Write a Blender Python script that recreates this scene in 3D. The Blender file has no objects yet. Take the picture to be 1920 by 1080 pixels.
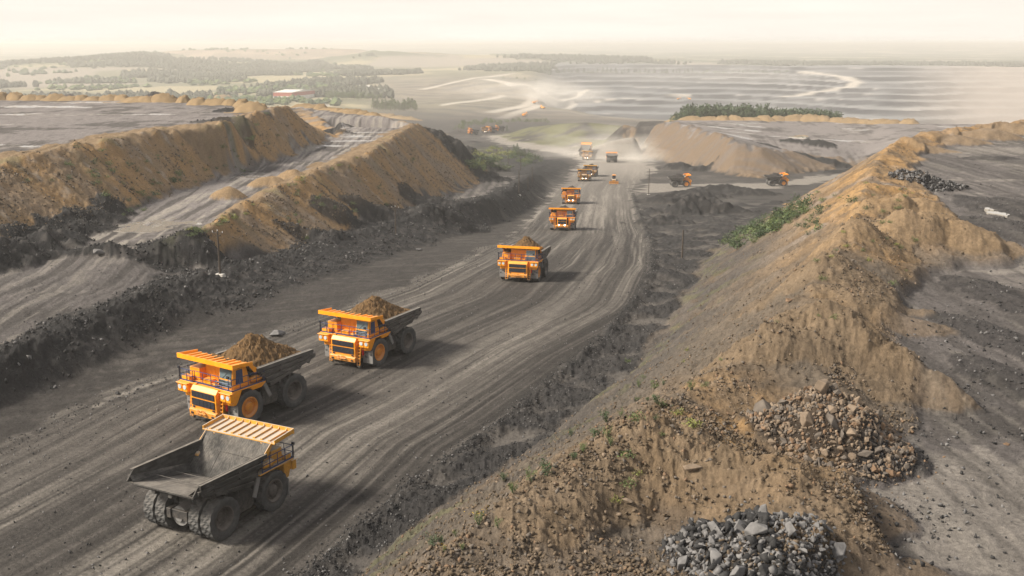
import bpy, bmesh, math, random
import numpy as np
from mathutils import Vector, Matrix
from mathutils.geometry import delaunay_2d_cdt
random.seed(7); np.random.seed(7)
S = bpy.context.scene
C = S.collection

# ------------------------------------------------------------------ camera
FPX, CAMH = 2000.0, 33.0
PITCH = math.atan(460 / FPX)
cam = bpy.data.objects.new('camera', bpy.data.cameras.new('camera'))
C.objects.link(cam)
cam.location = (0, 0, CAMH)
cam.rotation_euler = (math.pi / 2 - PITCH, 0, 0)
cam.data.sensor_width = 36
cam.data.lens = 36 * FPX / 1920
cam.data.clip_start = 0.5
cam.data.clip_end = 120000
S.camera = cam

# ------------------------------------------------------------------ light
SUN_EL, SUN_AZ = math.radians(40), math.radians(-101)      # azimuth from +Y towards +X
w = bpy.data.worlds.new('World'); S.world = w; w.use_nodes = True
nt = w.node_tree; nt.nodes.clear()
out = nt.nodes.new('ShaderNodeOutputWorld'); bg = nt.nodes.new('ShaderNodeBackground')
sky = nt.nodes.new('ShaderNodeTexSky'); sky.sky_type = 'NISHITA'; sky.sun_disc = False
sky.sun_elevation = SUN_EL; sky.sun_rotation = SUN_AZ
sky.air_density = 1.0; sky.dust_density = 4.0; sky.ozone_density = 1.0
# thin warm overcast veil mixed over the clear sky, broken by soft stretched cloud streaks
tc = nt.nodes.new('ShaderNodeTexCoord'); mp = nt.nodes.new('ShaderNodeMapping')
mp.inputs['Scale'].default_value = (2.2, 2.2, 30.0)
nz = nt.nodes.new('ShaderNodeTexNoise'); nz.inputs['Scale'].default_value = 2.2; nz.inputs['Detail'].default_value = 6
rp = nt.nodes.new('ShaderNodeMapRange'); rp.inputs['From Min'].default_value = .35; rp.inputs['From Max'].default_value = .7
rp.inputs['To Min'].default_value = .90; rp.inputs['To Max'].default_value = 1.0
sxyz = nt.nodes.new('ShaderNodeSeparateXYZ'); el = nt.nodes.new('ShaderNodeMapRange'); mul = nt.nodes.new('ShaderNodeMath'); mul.operation = 'MULTIPLY'
el.inputs['From Min'].default_value = .02; el.inputs['From Max'].default_value = .55; el.inputs['To Min'].default_value = 1.; el.inputs['To Max'].default_value = .5   # the veil thins towards the zenith
mx = nt.nodes.new('ShaderNodeMixRGB'); mx.inputs['Color2'].default_value = (7.6, 7.1, 6.4, 1)
nt.links.new(tc.outputs['Generated'], mp.inputs['Vector']); nt.links.new(mp.outputs[0], nz.inputs['Vector'])
nt.links.new(nz.outputs['Fac'], rp.inputs['Value']); nt.links.new(tc.outputs['Generated'], sxyz.inputs[0]); nt.links.new(sxyz.outputs['Z'], el.inputs['Value'])
nt.links.new(rp.outputs[0], mul.inputs[0]); nt.links.new(el.outputs[0], mul.inputs[1]); nt.links.new(mul.outputs[0], mx.inputs['Fac'])
nt.links.new(sky.outputs[0], mx.inputs['Color1']); nt.links.new(mx.outputs[0], bg.inputs['Color'])
bg.inputs['Strength'].default_value = 0.09
nt.links.new(bg.outputs[0], out.inputs['Surface'])
sl = bpy.data.lights.new('sun', 'SUN'); sl.energy = 5.0; sl.angle = math.radians(13.0); sl.color = (1, .92, .79)
so = bpy.data.objects.new('sun', sl); C.objects.link(so)
sd = Vector((math.sin(SUN_AZ) * math.cos(SUN_EL), math.cos(SUN_AZ) * math.cos(SUN_EL), math.sin(SUN_EL)))
so.rotation_euler = sd.to_track_quat('Z', 'Y').to_euler()
S.view_settings.view_transform = 'Standard'; S.view_settings.look = 'None'
S.view_settings.exposure = 0.68; S.view_settings.gamma = 1
S.cycles.use_denoising = True
S.cycles.volume_bounces = 1
S.cycles.max_bounces = 6
S.render.film_transparent = False

# ------------------------------------------------------------------ helpers: rays into the place
def D(px, py):
    u = (px - 960) / FPX; v = (540 - py) / FPX
    return (u, v * math.sin(PITCH) + math.cos(PITCH), v * math.cos(PITCH) - math.sin(PITCH))
def Zp(px, py, z):
    d = D(px, py); t = (z - CAMH) / d[2]
    return (d[0] * t, d[1] * t, z)
GY = [-500, 0, 150, 275, 366, 490, 645, 820, 1000, 1200, 1500, 4000]
GZ = [0, 0, 0, -14.5, -21.5, -29.5, -36.5, -45, -52, -57, -60, -60]
LY = [-500, 125, 173, 215, 325, 450, 590, 820, 1000, 1200, 1500, 4000]
LZ = [3, 3, -1, -4.5, -12, -22, -33, -45, -52, -57, -60, -60]
def hit(px, py, dz, Y, ZZ):
    d = D(px, py); lo, hi = 5.0, 6000.0
    f = lambda t: CAMH + d[2] * t - (np.interp(d[1] * t, Y, ZZ) + dz)
    for t in np.arange(20, 6000, 10.0):
        if f(t) < 0: hi = t; lo = t - 10; break
    for _ in range(40):
        m = (lo + hi) / 2
        if f(m) > 0: lo = m
        else: hi = m
    return (d[0] * lo, d[1] * lo, CAMH + d[2] * lo)
def Rp(px, py, dz=0.): return hit(px, py, dz, GY, GZ)
def Lp(px, py, dz=0.): return hit(px, py, dz, LY, LZ)
def lines(pts, fn):                       # pts: (px, py, arg)
    return [fn(*p) for p in pts]
def g(y): return np.interp(y, GY, GZ)
def gl(y): return np.interp(y, LY, LZ)

# ------------------------------------------------------------------ the survey: break lines
BR = {}
BR['road_l'] = lines([(-420,1010,0),(-200,920,0),(0,830,0),(180,742,0),(330,690,0),(560,600,0),(740,540,0),(850,492,0),(960,440,0),(995,405,0),(1018,382,0),
                      (1036,358,0),(1056,342,0),(1080,318,0),(1092,305,0),(1080,296,0),(1040,286,0),(985,279,0),(940,270,0),(924,262,0),(905,254,0)], Rp)
BR['road_r'] = lines([(420,1280,0),(560,1110,0),(650,1024,0),(790,905,0),(925,810,0),(1045,710,0),(1129,640,0),(1190,572,0),(1224,512,0),(1222,455,0),(1208,425,0),
                      (1192,388,0),(1186,362,0),(1196,345,0),(1222,325,0),(1222,308,0),(1195,292,0),(1140,282,0),(1050,274,0),(985,268,0),(955,262,0),(940,254,0)], Rp)
BR['side_a'] = lines([(1196,362,.2),(1300,357,.2),(1430,356,.2),(1545,341,.2),(1640,330,.2)], Rp)
BR['side_b'] = lines([(1215,343,.3),(1300,345,.3),(1430,344,.3),(1535,330,.3),(1640,316,.3)], Rp)
BR['toeA'] = lines([(-420,890,.3),(-200,820,.3),(0,762,.3),(180,690,.3),(330,622,.3),(440,578,.3),(560,535,.3),(700,490,.3),(800,460,.3),(880,438,.3),(950,412,.3),
                    (985,394,.3),(1006,376,.3),(1018,352,.3),(1040,335,.3),(1058,318,.3),(1070,308,.3),(1050,300,.3),(1000,294,.3),(950,283,.3),(915,271,.3),(890,262,.3)], Rp)
crestA = [(-420,830,1.2),(-200,750,1.2),(0,672,1.4),(120,616,1.6),(240,566,1.8),(320,536,2.),(400,520,1.2),(480,497,1.2),(560,474,1.4),(650,444,1.5),(720,424,1.4),
          (790,403,1.5),(850,388,1.5),(915,372,1.6),(960,352,1.4),(985,338,1.2),(1005,322,1.0),(1020,310,1.),(1000,303,1.),(950,293,1.),(905,282,.8),(880,270,.5)]
BR['crestA'] = lines([(a, b, c * .42) for a, b, c in crestA], Lp)
BR['backA'] = lines([(-420,800,0),(-200,722,0),(0,650,0),(120,596,0),(240,548,0),(320,519,0),(400,508,0),(480,487,0),(560,465,0),(650,436,0),(720,417,0),(790,396,0),(850,381,0),(915,364,0),(950,346,0),(970,330,0)], Lp)
BR['floorL'] = lines([(-300,600,.1),(0,560,.1),(150,540,.1),(300,510,0),(60,600,0),(-150,650,.1)], Lp)
# bund 2 (between the road floor and bench 2)
BR['toe2'] = lines([(415,492,.1),(500,482,.2),(560,470,.2),(640,440,.2),(700,416,.2),(760,395,.2),(830,368,.2),(880,350,0),(918,335,0),(880,298,0),(850,275,0),(830,258,0),(815,247,0)], Lp)
BR['crest2'] = lines([(345,452,4.2),(370,440,4.8),(400,424,5.4),(440,395,5.2),(470,378,5.6),(520,350,5.4),(570,332,5.8),(600,318,5.6),(640,300,6),(690,288,5.6),(730,262,5.8),(760,244,5.2),(775,234,4.6),(790,236,3.5)], Zp)
BR['bench2'] = lines([(150,470,3.7),(220,474,3.8),(300,472,3.8),(340,458,3.8),(385,425,3.9),(430,392,4),(470,365,4),(520,340,4),(600,308,4),(660,280,4),(700,262,4.2),(740,243,4.2),(765,234,4)], Zp)
BR['rim2'] = lines([(775,229,4.2),(740,222,4.4),(700,214,4.6),(650,207,4.8),(600,201,5),(565,198,5)], Zp)
rimb = [(x + .14 * 30, y + 34, z - 22) for x, y, z in BR['rim2']]
BR['rim2b'] = rimb
BR['step'] = lines([(-350,500,2.8),(-100,505,2.8),(60,500,2.9),(150,478,2.9),(220,482,2.9),(300,482,2.9),(345,470,2.9),(400,484,2.6)], Zp)
# bund 1 and bench 1
BR['toe1'] = lines([(-420,610,3.),(-200,540,3.1),(0,482,3.3),(80,458,3.5),(150,435,3.7),(220,408,3.9),(255,396,4),(290,378,4),(380,345,4),(450,320,4),(520,302,4),(570,284,4),(605,268,4),(632,256,4),(640,246,4.1),(630,236,4.2),(600,222,4.4),(575,208,4.8),(560,203,5)], Zp)
BR['crest1'] = lines([(-420,420,14),(-200,350,14),(0,305,14),(100,284,14.5),(180,264,15),(250,252,15),(320,242,15),(400,240,15),(440,225,15.2),(480,212,15.4),(520,203,15.4),(540,200,15)], Zp)
BR['b1in'] = lines([(-420,392,13),(-200,330,13.2),(0,292,13.4),(100,273,13.6),(180,255,14),(250,244,14),(320,236,14),(400,232,14),(440,219,14.2),(480,206,14.3)], Zp)
BR['rim1'] = lines([(-420,190,14.3),(-200,187,14.3),(0,184,14.3),(150,183,14.3),(300,188,14.3),(400,193,14.3),(480,198,14.3),(530,199,14.6)], Zp)
BR['rim1b'] = [(x - 10, y + 30, z - 20) for x, y, z in BR['rim1'][:-1]] + [(-62, 372, -6), (-58, 402, -14)]
# right embankment
BR['toe3'] = lines([(430,1330,.6),(620,1130,.6),(740,1030,.6),(860,950,.5),(960,880,.5),(1060,805,.5),(1180,715,.5),(1240,640,.5),(1290,560,.5),(1330,490,.5),(1375,450,.4),(1440,405,.3),(1500,378,0)], Rp)
BR['crest3'] = lines([(560,1330,12.5),(700,1180,12.6),(830,1060,12.8),(935,985,13.2),(1020,925,13),(1100,868,13.4),(1180,810,13.4),(1260,770,13.2),(1330,720,13.8),(1410,690,14.2),(1450,635,13.8),(1500,590,14.2),(1530,545,14.2),(1556,500,14.6),(1580,465,14.6),(1600,420,14.2),(1618,370,14),(1640,312,14),(1662,285,14),(1690,266,13.8),(1740,252,13.6),(1800,243,13.4),(1860,236,13.2),(1920,229,13.2),(2100,222,13.2),(2300,218,13.2)], Zp)
BR['in3'] = lines([(1250,1300,12.4),(1450,1180,12),(1640,1075,11.8),(1600,950,12),(1640,880,11.8),(1700,800,11.8),(1700,730,11.9),(1660,680,12.2),(1680,600,12),(1700,560,12),(1725,510,12),(1790,508,12),(1890,495,12),(1850,462,12.2),(1780,420,12.2),(1740,370,12.2),(1715,320,12.2),(1720,290,12.2),(1780,266,12.2),(1860,252,12),(1920,246,12),(2100,236,12),(2300,230,12)], Zp)
BR['b3far'] = lines([(2500,1000,11.8),(2300,600,11.8),(2100,1300,11.8),(1900,700,11.8),(1900,600,11.8),(1900,900,11.8),(1800,1000,11.8),(2300,400,11.9),(2350,300,12),(1850,350,12),(1850,300,12)], Zp)
BR['back3'] = [(150, 330, -14), (190, 345, -18), (250, 370, -20), (330, 390, -22), (120, 305, -14)]
# bench 3 and its face
BR['toe4'] = lines([(1170,268,1),(1195,285,.5),(1215,297,.5),(1260,306,.5),(1320,318,.5),(1370,328,.5),(1420,334,.5),(1480,328,.8),(1530,320,1.),(1600,312,1.)], Rp)
BR['crest4'] = lines([(1190,240,-20),(1225,231,-18),(1255,230,-17),(1300,240,-16.5),(1345,252,-16),(1380,266,-16.3),(1420,275,-18),(1470,287,-23.5),(1520,295,-28.5),(1570,301,-30),(1620,300,-29.5)], Zp)
BR['b4in'] = lines([(1290,232,-17.2),(1340,245,-17),(1400,266,-17.3),(1470,281,-22.5),(1540,286,-26),(1620,280,-25.5),(1700,262,-20)], Zp)
BR['rim4'] = lines([(1262,226,-17.2),(1350,223,-17.2),(1450,222.5,-17.2),(1560,224,-17.2),(1650,228,-17.2),(1720,231,-17.2),(1800,232,-17.2),(2000,232,-17.2),(2200,232,-17.2)], Zp)
BR['rim4b'] = [(x * 1.06, y * 1.06, z - 6) for x, y, z in BR['rim4']]
BR['rim4c'] = [(x * 1.30, y * 1.30, z - 55) for x, y, z in BR['rim4']]
BR['woods'] = lines([(1175,221,-21),(1260,219,-18),(1300,218,-17),(1400,219,-17.5),(1500,221,-18.5),(1580,223,-20)], Zp)
# grassy knoll and valley floor
BR['knoll_t'] = lines([(930,252,1),(960,263,1.),(1020,272,1),(1080,277,1),(1130,277,1)], Rp)
BR['knoll_m'] = lines([(965,248,-48),(1010,255,-45),(1080,258,-41),(1130,262,-39)], Zp)
BR['knoll_c'] = lines([(990,238,-44),(1050,231,-36),(1100,228,-32),(1160,224,-27),(1200,223,-24)], Zp)
BR['knoll_b'] = [(x * 1.09, y * 1.09, z - 12) for x, y, z in BR['knoll_c']]
BR['ridge_far'] = lines([(845,262,6),(880,262,3),(905,268,1.5),(850,245,4),(880,240,2),(930,300,2.),(880,310,3)], Lp)
BR['val'] = lines([(880,235,0),(930,238,0),(860,225,-2),(960,232,-1),(820,215,-1),(880,215,-2)], Rp)
# far country
far = [(300,172,-59),(100,172,-59),(-300,172,-59),(560,186,-59),(640,186,-59),(700,185,-59),(760,200,-60),(820,210,-61),
       (820,225,-62),(1000,222,-66),(1050,215,-66),(900,205,-62),(1080,205,-72),
       (700,165,-58),(560,165,-58),(300,150,-58),(0,150,-58),(-400,150,-58),(800,165,-54),(880,158,-48),(960,152,-42),(910,180,-58),(960,185,-62),(850,188,-58),
       (1010,165,-48),(1000,150,-42),(880,145,-48),(1040,185,-70),(1100,200,-85),(1150,215,-90),(1250,208,-105),
       (1350,205,-112),(1500,205,-118),(1650,210,-122),(1800,215,-125),(1950,215,-125),(2200,215,-125),
       (1010,136,-42),(1120,137,-44),(1250,138,-46),(1400,138,-46),(1480,142,-46),(1530,141,-46),(1560,150,-52),
       (1600,165,-70),(1650,175,-88),(1500,170,-86),(1250,165,-80),(1120,165,-74),(1700,160,-70),(1700,140,-52),(1800,136,-48),(1920,133,-46),(2200,133,-46),
       (1800,165,-82),(1920,160,-74),(2200,165,-80),(1000,128,-46),(1200,128,-46),(1500,126,-48),(1800,122,-50),(2200,122,-50),
       (600,130,-57),(300,130,-57),(0,130,-57),(-400,130,-57),(800,128,-54),
       (600,112,-55),(0,112,-55),(-400,112,-55),(900,112,-50),(1200,110,-50),(1600,108,-52),(2000,106,-52),(2300,106,-52)]
BR['far'] = lines(far, Zp)
mesa_base = [(170,122,-55),(270,119,-55),(380,120,-55),(500,121,-55),(620,120,-55),(700,117,-54),(760,112,-53),(830,110,-52)]
mesa_top = [(255,108,-15),(290,98,-4),(380,95,0),(440,92.5,3),(560,92,4),(625,91,5),(690,95,0),(710,98,-4),(800,100,-10)]
BR['mesa_b'] = lines(mesa_base, Zp)
BR['mesa_t'] = lines(mesa_top, Zp)
BR['mesa_k'] = [(x * 1.18, y * 1.18, z) for x, y, z in BR['mesa_t']]
BR['mesa_e'] = [(x * 1.30, y * 1.30, -55) for x, y, z in BR['mesa_t']]
DIST = [(-.72, 9000, -45), (-.4, 9000, -48), (-.2, 9500, -45), (0, 9000, -40), (.2, 9500, -44), (.4, 9500, -40), (.72, 9000, -45),
        (-.72, 15000, -10), (-.45, 15000, 8), (-.2, 15500, 0), (0, 15000, 10), (.2, 15500, 4), (.45, 15000, 8), (.72, 15500, 0),
        (-.72, 34000, 10), (-.3, 34000, 14), (0, 34000, 12), (.3, 34000, 14), (.72, 34000, 10)]
BR['dist'] = [(math.sin(a) * r, math.cos(a) * r, z) for a, r, z in DIST]
BR['close'] = [(-60, 10, 1), (-30, 8, 1), (-14, 16, 0), (-30, 40, 0), (-50, 60, 0), (0, 5, 12), (40, 5, 11.8), (70, 20, 11.8), (10, 12, 12.4), (16, 22, 12.3),
               (130, 60, 11.8), (200, 150, 12), (-110, 60, 3), (-160, 110, 3), (-200, 200, 14), (-300, 330, 14), (260, 260, 12), (-8, 25, 1)]

# densify and triangulate
P3 = []
loose = {'far', 'dist', 'close', 'floorL', 'b3far', 'back3', 'ridge_far', 'val'}
for k, L in BR.items():
    for i, a in enumerate(L):
        P3.append(a)
        if k in loose or i == len(L) - 1: continue
        b = L[i + 1]; d = math.dist(a[:2], b[:2]); r = math.hypot(a[0], a[1])
        n = int(min(30, d / max(2.5, r * .03)))
        for j in range(1, n): P3.append(tuple(a[q] + (b[q] - a[q]) * j / n for q in range(3)))
pv, pa = [], np.zeros((0, 2))
for q in P3:                              # drop points that all but coincide
    s = max(.6, math.hypot(q[0], q[1]) * .006)
    if len(pv) and (np.hypot(pa[:, 0] - q[0], pa[:, 1] - q[1]) < s).any(): continue
    pv.append(q); pa = np.vstack([pa, q[:2]])
res = delaunay_2d_cdt([Vector(q[:2]) for q in pv], [], [], 0, 1e-5)
orig = res[3]
pz = np.array([pv[o[0]][2] if o else 0 for o in orig]); pxy = np.array([tuple(v) for v in res[0]])

# fan-shaped grid, fine near the camera and coarse at the horizon
th = np.concatenate([np.linspace(-36, -27.2, 50, endpoint=False), np.linspace(-27.2, 27.2, 1000, endpoint=False), np.linspace(27.2, 36, 51)])
th = np.radians(th)
rr = np.concatenate([np.exp(np.linspace(math.log(23), math.log(1150), 1240, endpoint=False)), np.exp(np.linspace(math.log(1150), math.log(33000), 300))])
NT, NR = len(th), len(rr)
TH, RR = np.meshgrid(th, rr)                  # [NR, NT]
X = (np.sin(TH) * RR).astype(np.float64); Y = (np.cos(TH) * RR).astype(np.float64)
H = np.full(X.shape, np.nan)
for f in res[2]:
    a, b, c = (pxy[i] for i in f); za, zb, zc = (pz[i] for i in f)
    T = np.array([a, b, c]); ang = np.arctan2(T[:, 0], T[:, 1])
    if T[:, 1].min() < -100 : continue
    if ang.max() < th[0] or ang.min() > th[-1]: continue
    def dmin(p, q):
        e = q - p; t = np.clip(-(p @ e) / max(e @ e, 1e-9), 0, 1); return np.hypot(*(p + e * t))
    r0 = min(dmin(a, b), dmin(b, c), dmin(c, a)); r1 = np.hypot(T[:, 0], T[:, 1]).max()
    i0, i1 = np.searchsorted(rr, r0 * .999), np.searchsorted(rr, r1 * 1.001)
    j0, j1 = np.searchsorted(th, ang.min() - 1e-4), np.searchsorted(th, ang.max() + 1e-4)
    if i0 >= i1 or j0 >= j1: continue
    x = X[i0:i1, j0:j1]; y = Y[i0:i1, j0:j1]
    den = (b[1] - c[1]) * (a[0] - c[0]) + (c[0] - b[0]) * (a[1] - c[1])
    if abs(den) < 1e-9: continue
    u = ((b[1] - c[1]) * (x - c[0]) + (c[0] - b[0]) * (y - c[1])) / den
    v = ((c[1] - a[1]) * (x - c[0]) + (a[0] - c[0]) * (y - c[1])) / den
    m = (u >= -1e-6) & (v >= -1e-6) & (u + v <= 1 + 1e-6)
    H[i0:i1, j0:j1][m] = (u * za + v * zb + (1 - u - v) * zc)[m]
bad = np.isnan(H)
if bad.any():
    print('holes', bad.sum()); H[bad] = 0

def blur(A, n):
    k = 2 * n + 1
    for ax in (0, 1):
        pad = [(n + 1, n) if q == ax else (0, 0) for q in (0, 1)]
        cs = np.cumsum(np.pad(A, pad, mode='edge'), axis=ax)
        A = (cs[k:] - cs[:-k]) / k if ax == 0 else (cs[:, k:] - cs[:, :-k]) / k
    return A
H = blur(blur(H, 2), 2)

# ------------------------------------------------------------------ noise in numpy
SP = RR * .0017
def perlin(x, y, seed):
    x = x.astype(np.float32); y = y.astype(np.float32)
    xi = np.floor(x).astype(np.int64); yi = np.floor(y).astype(np.int64)
    fx = x - xi; fy = y - yi
    ux = fx * fx * fx * (fx * (fx * 6 - 15) + 10); uy = fy * fy * fy * (fy * (fy * 6 - 15) + 10)
    def gd(ix, iy, dx, dy):
        h = (ix * 374761393 + iy * 668265263 + seed * 1442695041) & 0xffffffff
        h = ((h ^ (h >> 13)) * 1274126177) & 0xffffffff
        a = ((h >> 8) & 1023).astype(np.float32) * np.float32(math.pi * 2 / 1024)
        return np.cos(a) * dx + np.sin(a) * dy
    n0 = gd(xi, yi, fx, fy); n1 = gd(xi + 1, yi, fx - 1, fy)
    m0 = gd(xi, yi + 1, fx, fy - 1); m1 = gd(xi + 1, yi + 1, fx - 1, fy - 1)
    a = n0 + (n1 - n0) * ux; b = m0 + (m1 - m0) * ux
    return (a + (b - a) * uy) * 1.5
def fbm(lam, octs, seed, x=None, y=None, ridged=False, gain=.5, lod=True):
    x = X if x is None else x; y = Y if y is None else y
    o = np.zeros(x.shape, np.float32); amp = 1.
    for k in range(octs):
        l = lam / 2 ** k
        n = perlin(x / l, y / l, seed + k * 17)
        if ridged: n = 1 - 2 * np.abs(n)
        if lod and x.shape == RR.shape: n = n * np.clip(l / SP - 1.2, 0, 1)
        o += (amp * n).astype(np.float32); amp *= gain
    return o
def sm(a, b, v): 
    t = np.clip((v - a) / (b - a), 0, 1); return t * t * (3 - 2 * t)

def dist_line(L, x, y, lim=None):
    d = np.full(x.shape, 1e9, np.float32)
    for a, b in zip(L[:-1], L[1:]):
        ex, ey = b[0] - a[0], b[1] - a[1]; l2 = ex * ex + ey * ey + 1e-9
        t = np.clip(((x - a[0]) * ex + (y - a[1]) * ey) / l2, 0, 1)
        dd = np.hypot(x - a[0] - t * ex, y - a[1] - t * ey).astype(np.float32)
        d = np.minimum(d, dd)
    return d
def inside(poly, x, y):
    m = np.zeros(x.shape, bool); n = len(poly)
    for i in range(n):
        (x0, y0), (x1, y1) = poly[i][:2], poly[(i + 1) % n][:2]
        if y0 == y1: continue
        c = ((y0 > y) != (y1 > y)) & (x < (x1 - x0) * (y - y0) / (y1 - y0) + x0)
        m ^= c
    return m
def soft(poly, width, x, y):              # 1 inside, 0 outside, soft over width
    m = inside(poly, x, y)
    d = dist_line(list(poly) + [poly[0]], x, y)
    return sm(-1, 1, np.where(m, d, -d) / width)

NF = int(np.searchsorted(rr, 1500))       # near part, where the survey masks apply
xn, yn, rn = X[:NF], Y[:NF], RR[:NF]
wob = .25 + rn * .004
wx = xn + fbm(9, 3, 5, xn, yn) * wob * 2.2; wy = yn + fbm(9, 3, 77, xn, yn) * wob * 2.2
def mask(poly, width=1., warp=True):
    o = np.zeros(X.shape, np.float32)
    xs, ys = (wx, wy) if warp else (xn, yn)
    px0 = min(q[0] for q in poly) - 15; px1 = max(q[0] for q in poly) + 15; py0 = min(q[1] for q in poly) - 15; py1 = max(q[1] for q in poly) + 15
    i = np.where((xn > px0) & (xn < px1) & (yn > py0) & (yn < py1))
    o[:NF][i] = soft(poly, width, xs[i], ys[i]); return o
rev = lambda k: BR[k][::-1]
M = {}
M['road'] = mask(BR['road_l'] + rev('road_r'), .6)
M['side'] = mask(BR['side_a'] + rev('side_b'), 1.2)
M['berm'] = mask(BR['toeA'] + rev('crestA'), 1.6)
M['bermtop'] = mask(BR['crestA'] + rev('backA'), 1.2)
M['b2'] = mask(BR['crest2'] + rev('toe2'), 1.)
M['b2in'] = mask(BR['crest2'] + rev('bench2'), .6)
M['bench2'] = mask(BR['bench2'] + BR['rim2'] + rev('toe1')[:-4], .8)
M['rim2'] = mask(BR['rim2'] + rev('rim2b'), 1.5)
M['b1'] = mask(BR['toe1'][:16] + rev('crest1'), 1.2)
M['b1end'] = mask(BR['crest1'][-2:] + [BR['toe1'][15], BR['toe1'][16], BR['toe1'][17], BR['toe1'][18]], 1.5)
M['bench1'] = mask(BR['b1in'] + rev('rim1'), .8)
M['b1top'] = mask(BR['crest1'][:10] + rev('b1in'), .8)
M['slope3'] = mask(BR['toe3'] + rev('crest3')[4:], 1.)
M['hump'] = mask(BR['crest3'] + rev('in3'), .8)
M['bench3'] = mask(BR['in3'] + [(400, 300), (400, 20), (60, 5), (20, 12)], .8)
M['ditch'] = mask(BR['road_r'][:12] + rev('toe3'), .8)
M['face4'] = mask(BR['toe4'] + rev('crest4'), 2.5)
M['bench4'] = mask(BR['crest4'] + rev('rim4'), 2.)
M['verge'] = mask(BR['toeA'][:12] + BR['road_l'][11::-1], 1.2)
M['floorL'] = mask(BR['backA'] + rev('toe2')[4:] + rev('step'), 1.)
M['knoll'] = mask(BR['knoll_t'] + rev('knoll_b'), 6.)

# road coordinates: share of the way across and distance along
xr = np.where(M['road'] > 0)
dl = np.zeros(X.shape, np.float32); dr = np.zeros(X.shape, np.float32)
dl[xr] = dist_line(BR['road_l'], X[xr], Y[xr]); dr[xr] = dist_line(BR['road_r'], X[xr], Y[xr])
U = dl / (dl + dr + 1e-6); WID = dl + dr

# ------------------------------------------------------------------ relief
R_ = M['road']; flat = np.maximum.reduce([R_, M['side']])
soil = np.maximum.reduce([M['b1'], M['b2'], M['slope3'], M['hump'], M['face4'], M['b1end'], M['rim2']])
near = 1 - sm(900, 1500, RR)
n_big = fbm(14, 3, 101); n_mid = fbm(3.2, 4, 131); n_clod = fbm(1.1, 4, 171, ridged=True, gain=.6)
lump = np.clip(fbm(5.0, 4, 201, gain=.6), -1, 1)
dA = np.full(X.shape, 1e3, np.float32); i = np.where((RR < 700)); dA[i] = dist_line(BR['crestA'], X[i], Y[i])
wall = np.exp(-(dA / 2.3) ** 2) * near                              # heaped windrow on the berm crest
blk = np.clip(M['berm'] + M['bermtop'], 0, 1)
H = H + near * (1 - flat) * (1 - .65 * M['hump']) * (.10 * n_mid + .035 * n_clod)
H = H + blk * (.30 * lump + .08 * n_clod) + wall * (.45 * np.abs(lump) + .2 * np.clip(n_mid, -.5, 1) + .1 * n_clod)
# right-hand windrow and churned ditch
dW = np.full(X.shape, 1e3, np.float32); i = np.where((RR < 600)); dW[i] = dist_line(BR['road_r'], X[i], Y[i])
wr = np.exp(-((dW + .25 * n_mid) / .9) ** 2) * (RR < 420)
H = H + wr * (.34 + .12 * lump + .10 * n_clod)
churn = sm(-.65, .05, fbm(8, 4, 231)) * M['ditch']
H = H + churn * (.42 * lump + .13 * n_clod + .10 * np.clip(n_mid, -.5, 1)) - .25 * M['ditch'] * (1 - churn)
# embankments: gullies running down the slope plus hummocks on the crest
al = np.where(X > 10, .45 * X + .89 * Y, Y + .1 * X)               # along the crest
ac = np.where(X > 10, .89 * X - .45 * Y, X - .1 * Y)
gul = fbm(5, 4, 301, al, ac * .22, ridged=True)
H = H + soil * (1 - M['hump']) * .38 * gul + soil * .18 * n_big + np.clip(M['slope3'] + M['b1'], 0, 1) * .12 * n_clod
hum = np.clip(M['hump'] * 1.2, 0, 1)
hb = fbm(11, 2, 401); hb2 = fbm(4.5, 2, 411)
hr = fbm(13, 3, 421, X + .6 * hb, Y, ridged=True, gain=.42)
H = H + hum * (1 + .35 * sm(75, 110, Y)) * (.30 * np.clip(hb, -.35, 1.2) + .42 * np.clip(hr, -.6, 1.3) + .12 * hb2 + .04 * n_clod + .07 * fbm(3.0, 4, 431, X + .5 * hb2, Y + .4 * hb, ridged=True, gain=.58))
H = H + (M['b2in'] + M['b1top']) * (.5 * lump)
d2 = np.full(X.shape, 1e3, np.float32); i = np.where(RR < 700); d2[i] = np.minimum(dist_line(BR['crest2'], X[i], Y[i]), dist_line(BR['crest1'], X[i], Y[i]))
H = H + np.exp(-(d2 / 4) ** 2) * (.5 * hb2 + .4 * hb)
grit = fbm(2.4, 5, 441, ridged=True, gain=.72)
H = H + near * soil * (1 - .35 * M['hump']) * .10 * grit + M['face4'] * .8 * fbm(13, 5, 445, al, ac * .5, ridged=True, gain=.6) + blk * .10 * grit + near * hum * .045 * fbm(.9, 3, 447, ridged=True, gain=.8)
# road wear: ruts along the travel direction
rx = U * WID
rut = perlin(rx / 1.5 + .25 * fbm(30, 2, 511), (Y + .3 * X) / 90, 521) + .5 * perlin(rx / .55, (Y + .3 * X) / 45, 523)
H = H + R_ * (.035 * rut + .02 * n_clod)
fur = perlin((X + .6 * fbm(30, 2, 537)) / 1.5, Y / 55, 533) + .5 * perlin((X + .1 * Y) / .6, Y / 30, 535)
H = H + (M['bench2'] + M['floorL']) * (.05 * fur + .03 * n_clod)
H = H + (M['bench1'] + M['bench3'] + M['bench4']) * (.10 * fbm(6, 4, 541) + .02 * n_clod)
def height(x, y):
    r = math.hypot(x, y); t = math.atan2(x, y)
    fi = np.interp(r, rr, np.arange(NR)); fj = np.interp(t, th, np.arange(NT))
    i = int(min(fi, NR - 2)); j = int(min(fj, NT - 2)); a = fi - i; b = fj - j
    return float(H[i, j] * (1 - a) * (1 - b) + H[i + 1, j] * a * (1 - b) + H[i, j + 1] * (1 - a) * b + H[i + 1, j + 1] * a * b)
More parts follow.
